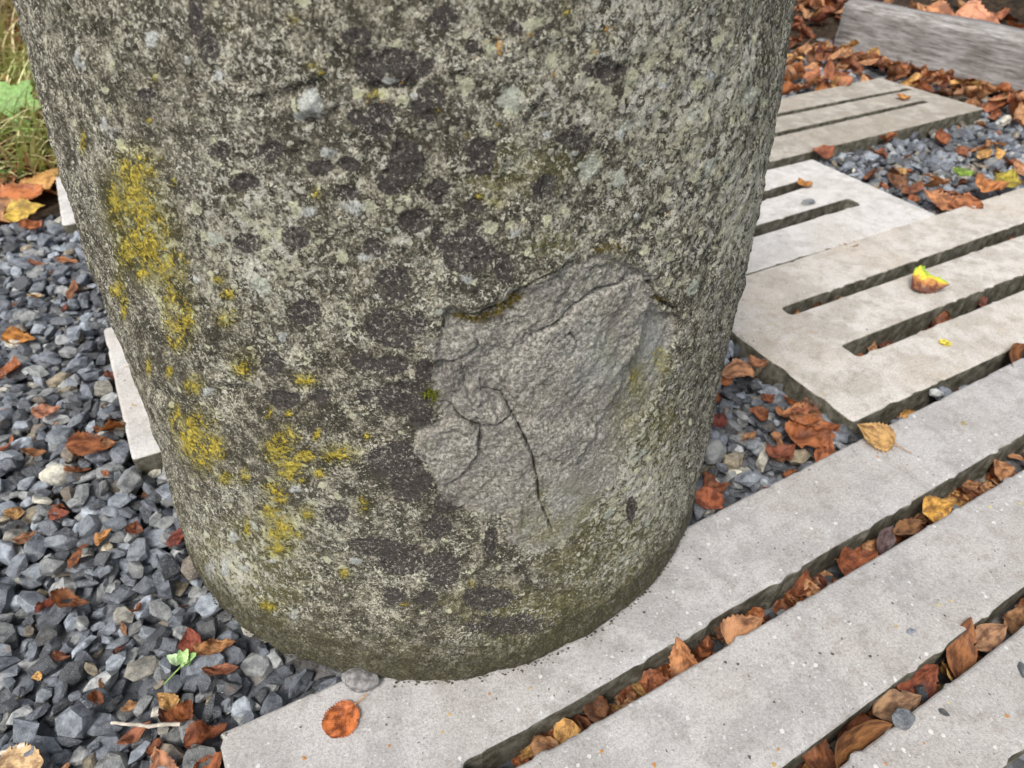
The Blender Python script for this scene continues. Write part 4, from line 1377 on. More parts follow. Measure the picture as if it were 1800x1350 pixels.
# leaves among the slate on the left, each where the photo shows one
LEFT = [(85, 728, 0.040, 'birch', 40, (0.46, 0.21, 0.13), 'pinkish brown flat leaf on the slate chips near the left edge of the photo', 0.2),
        (166, 790, 0.062, 'birch', 20, (0.33, 0.115, 0.045), 'folded rust leaf on the slate just left of the whitish slab end', 0.7),
        (195, 750, 0.050, 'birch', 80, (0.42, 0.16, 0.06), 'upright orange brown leaf against the left end of the whitish slab', 0.7),
        (122, 497, 0.050, 'oval', 80, (0.26, 0.11, 0.05), 'dark brown oval leaf in the gravel below the white slab corner', 0.3),
        (118, 462, 0.040, 'birch', 30, (0.46, 0.20, 0.09), 'tan leaf just above the dark brown oval leaf', 0.5),
        (55, 398, 0.055, 'birch', 70, (0.46, 0.15, 0.055), 'orange red leaf at the grass edge of the gravel', 0.6),
        (25, 580, 0.052, 'birch', 10, (0.52, 0.22, 0.05), 'bright orange leaf at the left edge of the photo', 0.5),
        (12, 628, 0.050, 'birch', 100, (0.40, 0.14, 0.06), 'rust leaf cut by the left edge below the bright orange leaf', 0.4),
        (75, 1052, 0.030, 'round', 80, (0.27, 0.075, 0.045), 'cupped dark red leaf, left of a touching pair on the slate', 0.8),
        (112, 1050, 0.046, 'birch', 20, (0.46, 0.19, 0.09), 'cupped orange brown leaf, right of a touching pair on the slate', 0.7),
        (26, 905, 0.046, 'oval', 300, (0.60, 0.34, 0.13), 'pale ochre leaf standing on the slate by the left edge', 0.5),
        (42, 950, 0.036, 'oval', 250, (0.46, 0.22, 0.12), 'tan leaf hanging below the pale ochre leaf', 0.3),
        (322, 950, 0.036, 'birch', 60, (0.22, 0.055, 0.035), 'dark red leaf touching the left foot of the stone', 0.3),
        (240, 937, 0.028, 'birch', 100, (0.32, 0.11, 0.055), 'small rust leaf standing between slate chips left of the stone', 0.6),
        (192, 955, 0.028, 'birch', 30, (0.48, 0.23, 0.08), 'small golden brown curl on pale slate chips', 0.9),
        (135, 985, 0.036, 'oval', 280, (0.25, 0.10, 0.045), 'narrow brown curled leaf between dark slate chips', 1.1),
        (368, 1122, 0.046, 'birch', 15, (0.54, 0.26, 0.11), 'tan orange torn leaf on the slate below the left foot of the stone', 0.4),
        (325, 1108, 0.036, 'birch', 120, (0.28, 0.075, 0.045), 'red curled leaf beside the tan torn leaf', 0.9),
        (376, 1165, 0.040, 'long', 20, (0.38, 0.15, 0.08), 'long rust strip of leaf below the tan torn leaf', 0.7),
        (308, 1238, 0.036, 'birch', 80, (0.36, 0.12, 0.045), 'upright rust leaf between slate chips right of the twig', 0.5),
        (352, 1278, 0.044, 'birch', 50, (0.30, 0.10, 0.045), 'crumpled rust leaf left of the front slab corner', 0.8),
        (276, 1342, 0.046, 'birch', 110, (0.48, 0.22, 0.12), 'orange tan leaf with a long stalk at the bottom edge of the photo', 0.3),
        (355, 1335, 0.036, 'birch', 60, (0.38, 0.13, 0.055), 'rust leaf at the bottom edge beside the front slab', 0.5),
        (38, 1338, 0.050, 'birch', 5, (0.60, 0.40, 0.22), 'pale straw leaf in the bottom left corner of the photo', 0.25),
        (226, 1275, 0.036, 'long', 40, (0.34, 0.13, 0.07), 'narrow reddish leaf under the white twig', 0.4),
        (90, 1135, 0.020, 'birch', 20, (0.35, 0.14, 0.08), 'tiny brown leaf scrap among the slate below the cupped pair', 0.5),
        (140, 835, 0.034, 'birch', 60, (0.40, 0.16, 0.07), 'small orange brown leaf below the folded rust leaf', 0.5),
        (190, 655, 0.040, 'birch', 130, (0.28, 0.10, 0.06), 'dull red leaf on the slate beside the top of the whitish slab end', 0.6),
        (60, 800, 0.034, 'oval', 20, (0.42, 0.19, 0.08), 'small tan leaf on the slate left of the folded rust leaf', 0.5),
        (15, 795, 0.040, 'oval', 80, (0.42, 0.15, 0.07), 'rust coloured leaf on the left edge below the pinkish flat leaf', 0.5),
        (105, 905, 0.024, 'birch', 20, (0.32, 0.10, 0.06), 'little dark red scrap of leaf on the slate', 0.6),
        (65, 465, 0.030, 'birch', 40, (0.40, 0.17, 0.09), 'small brown leaf in the gravel near the left edge below the grass', 0.5)]
def hm_at(x, y):
    return HM[min(max(int((y - GY0) / GS), 0), NY - 1), min(max(int((x - GX0) / GS), 0), NX - 1)]
for k, (px, py, L, kind, hd, col, lab, cu_) in enumerate(LEFT):
    p = at(px, py, -0.008)
    res = drop(p[0], p[1], L * 0.40, L * 0.28, R(hd), 0.001, 0.10, True, 0.93)
    z, n_ = res if res else (-0.008, np.array([0, 0, 1.0]))
    o = place_leaf(px, py, z, L * 0.82, kind, hd, col, lab, 400 + k, cu_, random.uniform(0.15, 0.5), 0.06, stalk=0.03 if 'long stalk' in lab else 0)
    o.matrix_world = Matrix.LocRotScale(Vector((p[0], p[1], z)), Matrix(rot_to(n_, R(hd)).tolist()).to_quaternion(), Vector((1, 1, 1)))

# litter: a handful of shapes reused
SHAPE = []
LP = []
for k in range(14):
    kd = ('birch', 'birch', 'oval', 'birch', 'round')[k % 5]
    P_, F, UV = leaf_mesh(kd, 600 + k, random.uniform(0.2, 0.9), random.uniform(0.1, 0.6), random.uniform(0.04, 0.12), 12, 4)
    LP.append((P_, F, UV, finish_leaf('fallen_leaf', P_, F, UV, m_leaf)))
    SHAPE.append({'birch': 'toothed', 'oval': 'oval', 'round': 'round'}[kd])
LCOL = [RUST, ORANGE, TAN, OCHRE, BROWN, DARKRED, (0.30, 0.125, 0.065), (0.44, 0.235, 0.125), (0.26, 0.10, 0.05), (0.36, 0.19, 0.105)]
LNAME = ['rust', 'orange', 'tan', 'ochre', 'dark brown', 'dark red', 'red brown', 'light tan', 'rust', 'light brown']
def lpick():
    k = random.randrange(len(LCOL)); f = random.uniform(0.75, 1.2)
    return tuple(v * f for v in LCOL[k]), LNAME[k]
def lcol():
    return lpick()[0]
def litter(x, y, z, n_, L, label, group, kind_i=None):
    k = random.randrange(len(LP)) if kind_i is None else kind_i
    o = bpy.data.objects.new('fallen_leaf', LP[k][3])
    C.objects.link(o)
    o.matrix_world = Matrix.LocRotScale(Vector((x, y, z)), Matrix(rot_to(n_, random.uniform(0, 6.28)).tolist()).to_quaternion(), Vector((L, L, L)))
    c, cn = lpick()
    o.color = (*c, 1)
    size = 'big ' if L > 0.062 else 'small ' if L < 0.03 else ''
    tag(o, size + cn + ' ' + SHAPE[k] + ' leaf ' + (label(x, y) if callable(label) else label), 'leaf', group)
    return o
def scatter(n, region, label, group, smin, smax, tilt=0.25, q=0.8):
    made = 0
    for _ in range(n * 12):
        if made >= n: break
        px, py = region()
        p = at(px, py, -0.01)
        if p[0] < GX0 + 0.05 or p[0] > GX1 - 0.05 or p[1] < GY0 + .05 or p[1] > GY1 - 0.05 or not ok_spot(p[0], p[1], 0.008): continue
        L = random.uniform(smin, smax)
        res = drop(p[0], p[1], L * 0.42, L * 0.30, random.uniform(0, 6.28), 0.0015, tilt, True, min(0.95, q + 0.12))
        if res is None: continue
        litter(p[0], p[1], res[0], res[1], L, label, group)
        made += 1
def left_place(x, y):
    px, py = proj(x, y, -0.01)
    w = 'near the grass edge' if py < 560 else 'by the whitish slab' if py < 850 else 'beside the stone foot' if py < 1110 else 'near the twig and seedling'
    return 'scrap on slate ' + w + (' at left edge' if px < 110 else '')
def right_place(x, y):
    px, py = proj(x, y, -0.01)
    return 'on slate right of the stone, ' + ('by the beige slab' if py < 720 else 'by the front slab' if px > 1340 else 'touching it')
def far_place(x, y):
    px, py = proj(x, y, -0.01)
    return 'on the far gravel ' + ('beside the dull slab' if py < 265 and px < 1640 else 'near the whitish slab' if px < 1640 else 'under the beam' if py < 265 else 'at the right edge')
def strip_place(x, y):
    t = (x - b0[0]) * db[0] + (y - b0[1]) * db[1]
    return 'along the beam foot, ' + ('by its left end' if t < 0.12 else 'left of its middle' if t < 0.28 else 'right of its middle' if t < 0.42 else 'at the right edge')
def soil_place(x, y):
    px, py = proj(x, y, -0.03)
    return 'on soil ' + ('beside the stone' if px < 1425 else 'by the beam end') + (' at the top' if py < 60 else ' near the dull slab' if py > 110 else '')
def back_place(x, y):
    t = (x - b0[0]) * db[0] + (y - b0[1]) * db[1]
    return 'behind the timber beam, ' + ('near its left end' if t < 0.25 else 'near the middle' if t < 0.55 else 'near the right edge')
def grass_place(x, y):
    px, py = proj(x, y, -0.03)
    return 'in the grass ' + ('at the gravel edge' if py > 280 else 'below the broad leaved plant' if py > 200 else 'above the broad leaved plant') + (' by the stone' if px > 75 else '')
scatter(26, lambda: (random.uniform(0, 330), random.uniform(400, 1350)), left_place, 'leaf scraps in the left gravel', 0.010, 0.022, 0.4, 0.6)
scatter(14, lambda: (random.uniform(1225, 1480), random.uniform(640, 880)), right_place, 'leaves in the gravel right of the stone', 0.022, 0.045, 0.3)
scatter(36, lambda: (random.uniform(1440, 1800), random.uniform(205, 380)), far_place, 'leaves on the far gravel', 0.020, 0.055, 0.3)
for (px, py, L, col, lab) in ((1768, 318, 0.075, (0.40, 0.32, 0.05), 'olive yellow leaf standing on the far gravel at the right edge'), (1650, 352, 0.07, (0.50, 0.22, 0.10), 'pinkish tan leaf beside the right corner of the whitish slab'),
                              (1692, 360, 0.07, (0.36, 0.13, 0.05), 'rust leaf at the far edge of the beige slab'), (1740, 330, 0.07, (0.50, 0.20, 0.07), 'orange leaf next to the olive yellow leaf on the far gravel'),
                              (1693, 306, 0.045, (0.22, 0.36, 0.05), 'small green leaf on the far gravel'), (1450, 268, 0.06, (0.30, 0.10, 0.05), 'dark rust leaf beside the edge of the dull slab')):
    p = at(px, py, -0.005)
    place_leaf(px, py, 0.0, L, 'birch', random.uniform(0, 360), col, lab, int(px), 0.5, 0.3, 0.07, tilt=(0, -15))
# leaf strip between the dull slab and the beam, and left of the beam
def strip():
    t = random.uniform(-0.15, 1.25)
    a, b = at(1500, 125, -0.02), at(1790, 205, -0.02)
    p = a + (b - a) * t + nb * random.gauss(-0.02, 0.035)
    return proj(p[0], p[1], -0.01)
scatter(55, strip, strip_place, 'leaf drift at the foot of the timber beam', 0.035, 0.08, 0.45)
scatter(34, lambda: (random.uniform(1375, 1490), random.uniform(20, 165)), soil_place, 'leaves left of the timber beam', 0.035, 0.08, 0.45)

def soil_leaf(x, y, L, label, group, lift=0.012):
    z = float(soil_h(np.array([x]), np.array([y]))[0]) + lift * random.uniform(0.3, 2.2)
    n_ = np.array([random.gauss(0, 0.4), random.gauss(-0.1, 0.4), 1.0])
    return litter(x, y, z, n_, L, label, group)
# behind the beam
for k in range(26):
    t = random.uniform(-0.1, 1.3)
    p = b0 + db * t + nb * (BW + random.uniform(0.01, 0.30))
    soil_leaf(p[0], p[1], random.uniform(0.05, 0.10), back_place, 'leaves behind the timber beam', 0.016)
# a few large pale ones against the back of the beam
for (t, d_, L, col, lab) in ((0.62, 0.115, 0.15, (0.62, 0.36, 0.19), 'large pale tan leaf lying against the back of the timber beam'), (0.36, 0.115, 0.13, (0.58, 0.29, 0.19), 'large pinkish leaf behind the middle of the timber beam'), (0.25, 0.12, 0.10, (0.50, 0.24, 0.13), 'tan leaf behind the timber beam left of the large pinkish one')):
    p = b0 + db * t + nb * d_
    P_, F, UV = leaf_mesh('birch', int(t * 1000), 0.3, 0.3, 0.05, 20, 6)
    o = link('fallen_leaf', finish_leaf('fallen_leaf', P_ * L, F, UV, m_leaf))
    o.matrix_world = Matrix.LocRotScale(Vector((p[0], p[1], 0.105)), Matrix(rot_to(np.array([-0.35, -0.45, 0.8]), math.atan2(db[1], db[0])).tolist()).to_quaternion(), Vector((1, 1, 1)))
    o.color = (*col, 1)
    tag(o, lab, 'leaf')
# grassy edge, far left
for k in range(30):
    px, py = random.uniform(-60, 150), random.uniform(60, 385)
    p = at(px, py, -0.03)
    soil_leaf(p[0], p[1], random.uniform(0.05, 0.10), grass_place, 'leaves in the grass left of the stone', 0.014)
for (px, py, L, col, lab, hd) in ((38, 345, 0.095, (0.50, 0.17, 0.06), 'broad flat orange leaf at the edge of the grass', 30), (75, 318, 0.085, (0.62, 0.34, 0.12), 'pale orange leaf beside the white slab corner', 60), (45, 372, 0.075, (0.62, 0.42, 0.08), 'yellow leaf on the gravel edge under the broad orange leaf', 20)):
    p = at(px, py, -0.025)
    z = float(soil_h(np.array([p[0]]), np.array([p[1]]))[0]) + 0.03
    place_leaf(px, py, z, L, 'birch', hd, col, lab, int(px * 7), 0.25, 0.2, 0.05, tilt=(0, -20))

# the mass of litter that nobody could count
Vs, Fs, UVs, Ts, base = [], [], [], [], 0
def litter_mass(n, fn):
    global base
    for _ in range(n):
        x, y, z, L = fn()
        P_, F, UV, _m = LP[random.randrange(len(LP))]
        n_ = np.array([random.gauss(0, 0.45), random.gauss(0, 0.45), 1.0])
        W = (P_ * L) @ rot_to(n_, random.uniform(0, 6.28)).T + np.array([x, y, z])
        Vs.append(W); Fs.append(F + base); UVs.append(UV); base += len(P_)
        Ts.append(np.tile(lcol(), (len(P_), 1)))
def fn_back():
    t, d_ = random.uniform(-0.6, 2.4), random.uniform(0.1, 1.6)
    p = b0 + db * t + nb * d_
    return p[0], p[1], float(soil_h(np.array([p[0]]), np.array([p[1]]))[0]) + random.uniform(0, 0.02), random.uniform(0.05, 0.1)
def fn_mid():
    x, y = random.uniform(0.6, 1.3), random.uniform(2.2, 3.0)
    return x, y, float(soil_h(np.array([x]), np.array([y]))[0]) + random.uniform(0, 0.02), random.uniform(0.05, 0.09)
def fn_drift():
    t = random.uniform(-0.05, 1.3)
    p = b0 + db * t - nb * abs(random.gauss(0.0, 0.035)) - nb * 0.01
    return p[0], p[1], max(hm_at(p[0], p[1]), -0.02) + random.uniform(0, 0.008), random.uniform(0.03, 0.065)
def fn_left():
    px, py = random.uniform(-300, 180), random.uniform(-30, 330)
    p = at(px, py, -0.03)
    p = np.clip(p, [-2.5, 0.6], [0, 4.5])
    return p[0], p[1], float(soil_h(np.array([p[0]]), np.array([p[1]]))[0]) + random.uniform(0, 0.025), random.uniform(0.04, 0.1)
def fn_slots():
    sl_ = random.choice(('1', '1', '2', 'gap', 'A', 'B'))
    sl_ = {'1': slot1, '2': slot2, 'A': sA2, 'B': sB2}.get(sl_, sl_)
    if isinstance(sl_, str):
        t = random.uniform(0, 0.75)
        p = at(1500, 741) + d2 * t - np.array([-d2[1], d2[0]]) * random.uniform(0.005, 0.03)
    else:
        q_ = sl_ if len(sl_) == 4 else [sl_[0], sl_[2], sl_[3], sl_[5]]
        t, f = random.random(), random.uniform(0.15, 0.85)
        p = (np.array(q_[0]) * (1 - t) + np.array(q_[1]) * t) * (1 - f) + (np.array(q_[3]) * (1 - t) + np.array(q_[2]) * t) * f
    return p[0], p[1], random.uniform(-0.046, -0.032), random.uniform(0.014, 0.030)
litter_mass(420, fn_back); litter_mass(170, fn_mid); litter_mass(500, fn_left); litter_mass(150, fn_drift); litter_mass(380, fn_slots)
def slot_place(x, y):
    px, py = proj(x, y, -0.02)
    w = 'gap beside the front slab' if py < 1239 - 0.595 * (px - 1000) - 60 else 'first front slot' if py < 1340 - 0.66 * (px - 1000) else 'second front slot'
    if w.startswith('first'): w += ', ' + ('at its left end' if px < 1000 else 'below the stone' if px < 1180 else 'near the toothed tan leaf' if px < 1420 else 'by the rolled leaf' if px < 1640 else 'near the right edge')
    elif w.startswith('second'): w += ', ' + ('by the curled glossy leaf' if px < 1560 else 'above the black chip' if px < 1700 else 'near the right edge')
    if py < 560 + (1800 - px) * 0.40 and not w.startswith('second'): w = 'gap or slots of the beige slab' if px > 1500 else w
    return 'in the ' + w
made = 0
for _ in range(2000):
    if made >= 50: break
    x, y, z, L = fn_slots()
    px, py = proj(x, y, z)
    if not (700 < px < 1810 and 500 < py < 1360): continue
    n_ = unit(np.array([random.gauss(0, 0.4), random.gauss(-0.15, 0.4), 1.0]))
    litter(x, y, random.uniform(-0.040, -0.022), n_, random.uniform(0.018, 0.036), slot_place, G_SLOT)
    made += 1
me = finish_leaf('leaf_litter', np.vstack(Vs), np.vstack(Fs), np.vstack(UVs), m_leaves)
attr_col(me, 'tint', np.vstack(Ts))
tag(link('leaf_litter', me), 'loose brown leaf litter on the soil and in the slots', kind='stuff')

# ------------------------------------------------------------------ small things on the slabs and gravel
def chip_thing(px, py, z, size, col, label, flat=0.6, ang=0.0, seed=0, name='slate_chip', mat=None):
    V, F, _ = PROTO[seed % len(PROTO)]
    me = mesh_np(name, V * np.array([1, 0.9, flat]), F3=F, smooth=False)
    me.materials.append(mat or m_slate)
    o = link(name, me)
    o.scale = (size, size, size)
    p = at(px, py, z)
    zb = (V[:, 2] * size * flat).min()
    o.location = (p[0], p[1], z - zb - 0.0006)
    o.rotation_euler = (0, 0, ang)
    o.color = (*col, 1)
    tag(o, label, 'stone chip')
    return o
chip_thing(1586, 1266, 0.0, 0.0118, (0.11, 0.12, 0.13), 'blue grey slate chip on the front slab at the tip of the curled glossy leaf', 0.8, 0.4, 3)
chip_thing(1618, 1222, -0.016, 0.010, (0.02, 0.021, 0.024), 'black slate chip down in the nearest slot', 1.0, 0.9, 5)
chip_thing(1601, 1110, 0.0, 0.0055, (0.20, 0.22, 0.26), 'tiny bluish chip on the middle slat of the front slab', 0.8, 0.3, 7)
chip_thing(1797, 1178, 0.0, 0.0085, (0.09, 0.10, 0.11), 'dark grey chip on the front slab at the right edge of the photo', 0.8, 1.2, 9)
chip_thing(1659, 1252, 0.0, 0.0055, (0.06, 0.06, 0.06), 'thin dark flake on the nearest slat', 0.6, 2.4, 11)
chip_thing(1419, 359, 0.0, 0.017, (0.16, 0.17, 0.18), 'blurred grey chip on the whitish slab', 0.8, 0.2, 13)
chip_thing(1694, 744, 0.0, 0.0058, (0.30, 0.25, 0.11), 'small tan chip on the front slab near its upper edge', 0.5, 0.6, 15)
chip_thing(1733, 736, 0.0, 0.0062, (0.20, 0.18, 0.13), 'flat olive brown flake on the front slab beside the small tan chip', 0.18, 2.9, 17)
chip_thing(1356, 886, 0.0, 0.0038, (0.17, 0.18, 0.13), 'thin greenish flake on the front slab right of the stone', 0.25, 2.7, 19)
chip_thing(1514, 1362, 0.0, 0.005, (0.07, 0.07, 0.07), 'small black flake on the nearest slat at the bottom edge', 0.5, 0.7, 21)

def pebble():
    bm = bmesh.new()
    bmesh.ops.create_icosphere(bm, subdivisions=5, radius=1)
    P_ = np.array([v.co[:] for v in bm.verts])
    d = 1 + fbm(P_, 1.4, 4, 91) * 0.10 + fbm(P_, 9, 3, 95) * 0.018
    for v, k in zip(bm.verts, d):
        v.co = Vector((v.co.x * 0.0155 * k, v.co.y * 0.0105 * k, v.co.z * 0.0078 * k))
    me = bpy.data.meshes.new('pebble')
    bm.to_mesh(me); bm.free()
    for p in me.polygons: p.use_smooth = True
    o = link('pebble', me, m_pebble)
    p = at(634, 1194, 0.006)
    o.location = (p[0], p[1], 0.0068)
    o.rotation_euler = (R(4), R(3), R(-6))
    tag(o, 'smooth grey oval pebble wedged between the foot of the stone and the front slab', 'pebble')
pebble()

def foot_grit():
    Vs, Fs, T, base = [], [], [], 0
    rnd = random.Random(21)
    cx, cy, r_ = axis_at(0.0)
    for k in range(260):
        a = PHI0 + rnd.uniform(-1.25, 1.05)
        rr = r_ - 0.0035 + abs(rnd.gauss(0, 0.0022))
        V, F, _ = PLAIN[rnd.randrange(len(PLAIN))]
        sz = rnd.uniform(0.0006, 0.0018)
        W = V * sz + np.array([cx + math.cos(a) * rr, cy + math.sin(a) * rr, sz * 0.25])
        Vs.append(W); Fs.append(F + base); base += len(V)
        c = rnd.choice(((0.05, 0.045, 0.03), (0.09, 0.08, 0.05), (0.03, 0.028, 0.02), (0.16, 0.15, 0.12)))
        T.append(np.tile(c, (len(V), 1)))
    me = mesh_np('soil_crumbs', np.vstack(Vs), F3=np.vstack(Fs), smooth=False)
    attr_col(me, 'tint', np.vstack(T))
    tag(link('soil_crumbs', me, m_moss), 'dark soil crumbs trapped along the foot of the stone', kind='stuff')
foot_grit()

SEEDS = [(860, 1220, 0), (932, 1210, 1), (790, 1256, 1), (778, 1287, 1), (684, 1311, 0), (535, 1333, 0), (1057, 1321, 0), (1150, 1345, 0), (1575, 1101, 1), (1671, 1057, 2), (1741, 892, 2), (1792, 886, 2), (1543, 803, 0),
         (1668, 1236, 2), (1770, 1259, 0), (1624, 1307, 0), (1556, 1342, 0), (1368, 1318, 0), (1323, 532, 1), (1353, 570, 1), (1395, 578, 1), (1427, 583, 0), (1520, 587, 2), (1455, 639, 1), (1622, 627, 1), (1737, 445, 0),
         (1562, 455, 1), (1393, 600, 2), (1760, 580, 2), (1447, 690, 1), (1650, 1064, 2), (1600, 372, 1), (1360, 1345, 1), (233, 712, 1), (222, 645, 1), (238, 713, 1)]
SCOL = [(0.46, 0.21, 0.06), (0.46, 0.32, 0.12), (0.52, 0.44, 0.16)]
def seed_mesh(k):
    r_ = random.Random(k)
    V, F = [], []
    c = 7
    V.append((0, 0, 0.35))
    for i in range(c):
        a = 2 * math.pi * i / c
        rr = (1.0 if i % 2 else 0.55) * r_.uniform(0.75, 1.15)
        V.append((math.cos(a) * rr, math.sin(a) * rr, r_.uniform(0.05, 0.4)))
    for i in range(c):
        a = 2 * math.pi * i / c
        V.append((math.cos(a) * 0.5, math.sin(a) * 0.5, 0.0))
    for i in range(c):
        j = (i + 1) % c
        F.append((0, 1 + i, 1 + j))
        F.append((1 + i, 1 + c + i, 1 + j)); F.append((1 + j, 1 + c + i, 1 + c + j))
    me = mesh_np('seed_scale', V, F3=F, smooth=False)
    me.materials.append(m_seed)
    return me
SM = [seed_mesh(k) for k in range(6)]
for k, (px, py, c) in enumerate(SEEDS):
    o = bpy.data.objects.new('seed_scale', SM[k % 6])
    C.objects.link(o)
    p = at(px, py)
    o.location = (p[0], p[1], 0.0003)
    s_ = random.uniform(0.0015, 0.0025)
    o.scale = (s_, s_, s_ * 0.8)
    o.rotation_euler = (0, 0, random.uniform(0, 6.28))
    o.color = (*SCOL[c], 1)
    front = py > 760
    marks = ((600, 1268, 'near the round orange leaf'), (830, 1215, 'just below the stone foot'), (720, 1300, 'right of the round orange leaf'), (1080, 1330, 'at the bottom edge left of the curled leaf'), (1330, 1330, 'left of the curled leaf'),
             (1600, 1320, 'below the curled leaf'), (1660, 1240, 'beside the thin dark flake'), (1600, 1085, 'beside the tiny bluish chip'), (1670, 1060, 'above the tiny bluish chip'), (1760, 890, 'toward the right edge'), (1540, 800, 'under the ochre leaf'),
             (1790, 1260, 'at the right edge'), (1340, 550, 'left of the beige slab slots'), (1410, 580, 'between the beige slab slot ends'), (1455, 650, 'near the lower corner of the beige slab'), (1530, 590, 'on the middle slat of the beige slab'),
             (1622, 627, 'left of the yellow fragment'), (1740, 450, 'right of the half yellow leaf'), (1562, 455, 'left of the half yellow leaf'), (1760, 580, 'right of the yellow fragment'), (1600, 372, 'on the top slat of the beige slab'), (230, 700, 'on the whitish slab end'))
    w = min(marks, key=lambda q_: (q_[0] - px) ** 2 + (q_[1] - py) ** 2)[2]
    tag(o, 'tiny ' + ('orange', 'amber', 'yellow')[c] + ' seed scale ' + w, 'seed', 'seed scales on the ' + ('front slab' if front else 'farther slabs'))
pf = place_leaf(1662, 602, 0.002, 0.017, 'round', 20, (0.80, 0.68, 0.10), 'small bright yellow leaf fragment on the beige slab', 3333, 0.15, 0.1, 0.03, n=12, m=4, ground=True)

def twig(pts, r0, r1, label):
    q_ = []
    for px, py in pts:
        p = at(px, py, -0.004)
        q_.append((p[0], p[1], hm_at(p[0], p[1]) + 0.003))
    z = max(v[2] for v in q_)
    q_ = np.array([(v[0], v[1], 0.6 * z + 0.4 * v[2]) for v in q_])
    t = np.linspace(0, 1, len(q_)); tt = np.linspace(0, 1, 22)
    pts3 = [np.array([np.interp(u, t, q_[:, k]) for k in range(3)]) + np.array([0, 0, 0.0006 * math.sin(u * 17)]) for u in tt]
    V, F = tube(pts3, [r0 + (r1 - r0) * u + 0.0002 * math.sin(u * 40) for u in tt], 8)
    tag(link('twig', mesh_np('twig', V, F4=F), m_twig), label, 'twig')
twig([(180, 1251), (215, 1258), (250, 1261), (307, 1257)], 0.0013, 0.0018, 'thin bleached twig lying across slate chips near the bottom left')
twig([(-20, 1315), (15, 1308), (38, 1302)], 0.0018, 0.0022, 'pale straw stick at the left edge near the bottom')

def sprig():
    p = at(312, 1148, -0.004)
    z = hm_at(p[0], p[1]) + 0.002
    root = empty('seedling', (p[0], p[1], z))
    tag(root, 'tiny pale green seedling among the slate chips below the stone', 'plant')
    rnd = random.Random(5)
    for k, (a, L, up) in enumerate(((20, 0.016, 0.5), (75, 0.013, 0.7), (165, 0.016, 0.35), (120, 0.012, 0.7), (330, 0.010, 0.6))):
        P_, F, UV = leaf_mesh('birch', 800 + k, 0.5, 0.4, 0.08, 8, 3)
        P_[:, 0] += 0.55
        o = link('leaf', finish_leaf('leaf', P_ * L, F, UV, m_green), None, root)
        o.rotation_euler = (0, -up, R(a))
        o.location = (0, 0, 0.004)
        o.color = ((0.20, 0.34, 0.12), (0.30, 0.42, 0.18), (0.34, 0.46, 0.26))[k % 3] + (1,)
    V, F = tube([(0, 0, 0.004), (-0.006, -0.008, 0.002), (-0.012, -0.018, 0.001)], [0.0007] * 3)
    st = link('stem', mesh_np('stem', V, F4=F), m_green, root)
    st.color = (0.22, 0.34, 0.10, 1)
sprig()

# ------------------------------------------------------------------ grass and a broad-leaved plant, far left
def grass():
    Vs, Fs, T, base = [], [], [], 0
    rnd = random.Random(9)
    for k in range(2300):
        px, py = rnd.uniform(-260, 140), rnd.uniform(40, 330)
        p = at(px, py, -0.03)
        if p[1] > 4.0: continue
        z = float(soil_h(np.array([p[0]]), np.array([p[1]]))[0]) - 0.004
        L = rnd.uniform(0.06, 0.22)
        a = rnd.gauss(-0.6, 0.9)
        lean = rnd.uniform(0.5, 1.25)
        w = rnd.uniform(0.0018, 0.0042)
        n_ = 6
        d = np.array([math.cos(a), math.sin(a), 0])
        sd_ = np.array([-math.sin(a), math.cos(a), 0])
        pos = np.array([p[0], p[1], z])
        ang = R(80)
        for i in range(n_ + 1):
            ww = w * (1 - (i / n_) ** 2 * 0.9)
            up = np.array([0, 0, 1])
            Vs += [pos + sd_ * ww + up * 0.0005, pos - up * 0.0004, pos - sd_ * ww + up * 0.0005]
            ang -= lean * 1.3 / n_
            pos = pos + (d * math.cos(ang) + up * math.sin(ang)) * (L / n_)
        for i in range(n_):
            b_ = base + i * 3
            Fs += [(b_, b_ + 1, b_ + 4, b_ + 3), (b_ + 1, b_ + 2, b_ + 5, b_ + 4)]
        base += 3 * (n_ + 1)
        c = rnd.choice(((0.42, 0.46, 0.16), (0.50, 0.52, 0.24), (0.60, 0.54, 0.30), (0.64, 0.52, 0.30), (0.32, 0.42, 0.12)))
        T += [c] * (3 * (n_ + 1))
    me = mesh_np('grass', Vs, F4=Fs)
    attr_col(me, 'tint', np.array(T))
    tag(link('grass', me, m_grass), 'long pale grass growing among leaves left of the stone', kind='stuff')
grass()

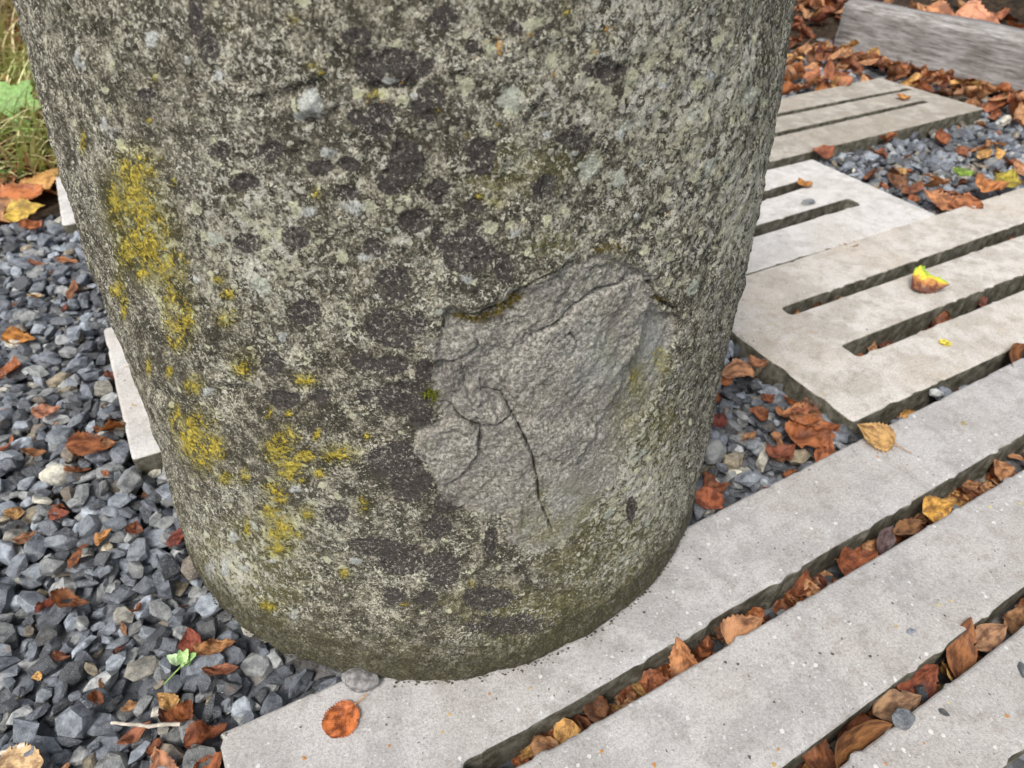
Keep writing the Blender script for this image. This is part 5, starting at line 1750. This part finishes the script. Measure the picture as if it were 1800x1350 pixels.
def broad_plant():
    p = at(40, 245, -0.03)
    z = float(soil_h(np.array([p[0]]), np.array([p[1]]))[0])
    root = empty('broad_leaved_plant', (p[0], p[1], z))
    tag(root, 'green plant with broad lobed leaves at the grassy edge left of the stone', 'plant')
    rnd = random.Random(3)
    spots = ((24, 176, 0.10, 0.100), (38, 232, 0.05, 0.055), (-70, 150, 0.10, 0.10), (60, 122, 0.06, 0.05), (-40, 260, 0.06, 0.08), (8, 310, 0.02, 0.045))
    for k, (qx, qy, h_, L) in enumerate(spots):
        q_ = at(qx, qy, z + h_)
        dx, dy, tl = q_[0] - p[0], q_[1] - p[1], rnd.uniform(0.45, 0.75)
        n_, c = 40, 7
        V, UV = [np.array([0, 0, 0.0])], []
        F = []
        for r_ in range(1, 4):
            for i in range(n_):
                a = 2 * math.pi * i / n_
                lob = 0.78 + 0.17 * math.cos(5 * a) + 0.05 * math.cos(20 * a)
                if abs(a - math.pi) < 0.25: lob *= 0.55
                rr = lob * r_ / 3
                V.append(np.array([math.cos(a) * rr, math.sin(a) * rr, 0.10 * rr * rr * math.cos(5 * a) - 0.18 * rr ** 2 + 0.05 * rr]))
        for i in range(n_):
            j = (i + 1) % n_
            F.append((0, 1 + i, 1 + j))
        F4 = []
        for r_ in range(2):
            for i in range(n_):
                j = (i + 1) % n_
                b_ = 1 + r_ * n_
                F4.append((b_ + i, b_ + n_ + i, b_ + n_ + j, b_ + j))
        me = mesh_np('leaf', np.array(V) * L * 0.6, F4=F4, F3=F)
        me.materials.append(m_green)
        o = link('leaf', me, None, root)
        o.location = (dx, dy, h_)
        o.rotation_euler = Matrix(rot_to(np.array([rnd.uniform(-0.1, 0.35), -0.75, 0.75]), rnd.uniform(0, 6)).tolist()).to_euler()
        v = rnd.uniform(0.85, 1.2)
        o.color = (0.15 * v, 0.26 * v, 0.075 * v, 1)
        Vt, Ft = tube([(0, 0, 0), (dx * 0.4, dy * 0.4, h_ * 0.6), (dx, dy, h_)], [0.0022, 0.0018, 0.0015])
        st = link('stem', mesh_np('stem', Vt, F4=Ft), m_green, root)
        st.color = (0.24, 0.34, 0.10, 1)
broad_plant()
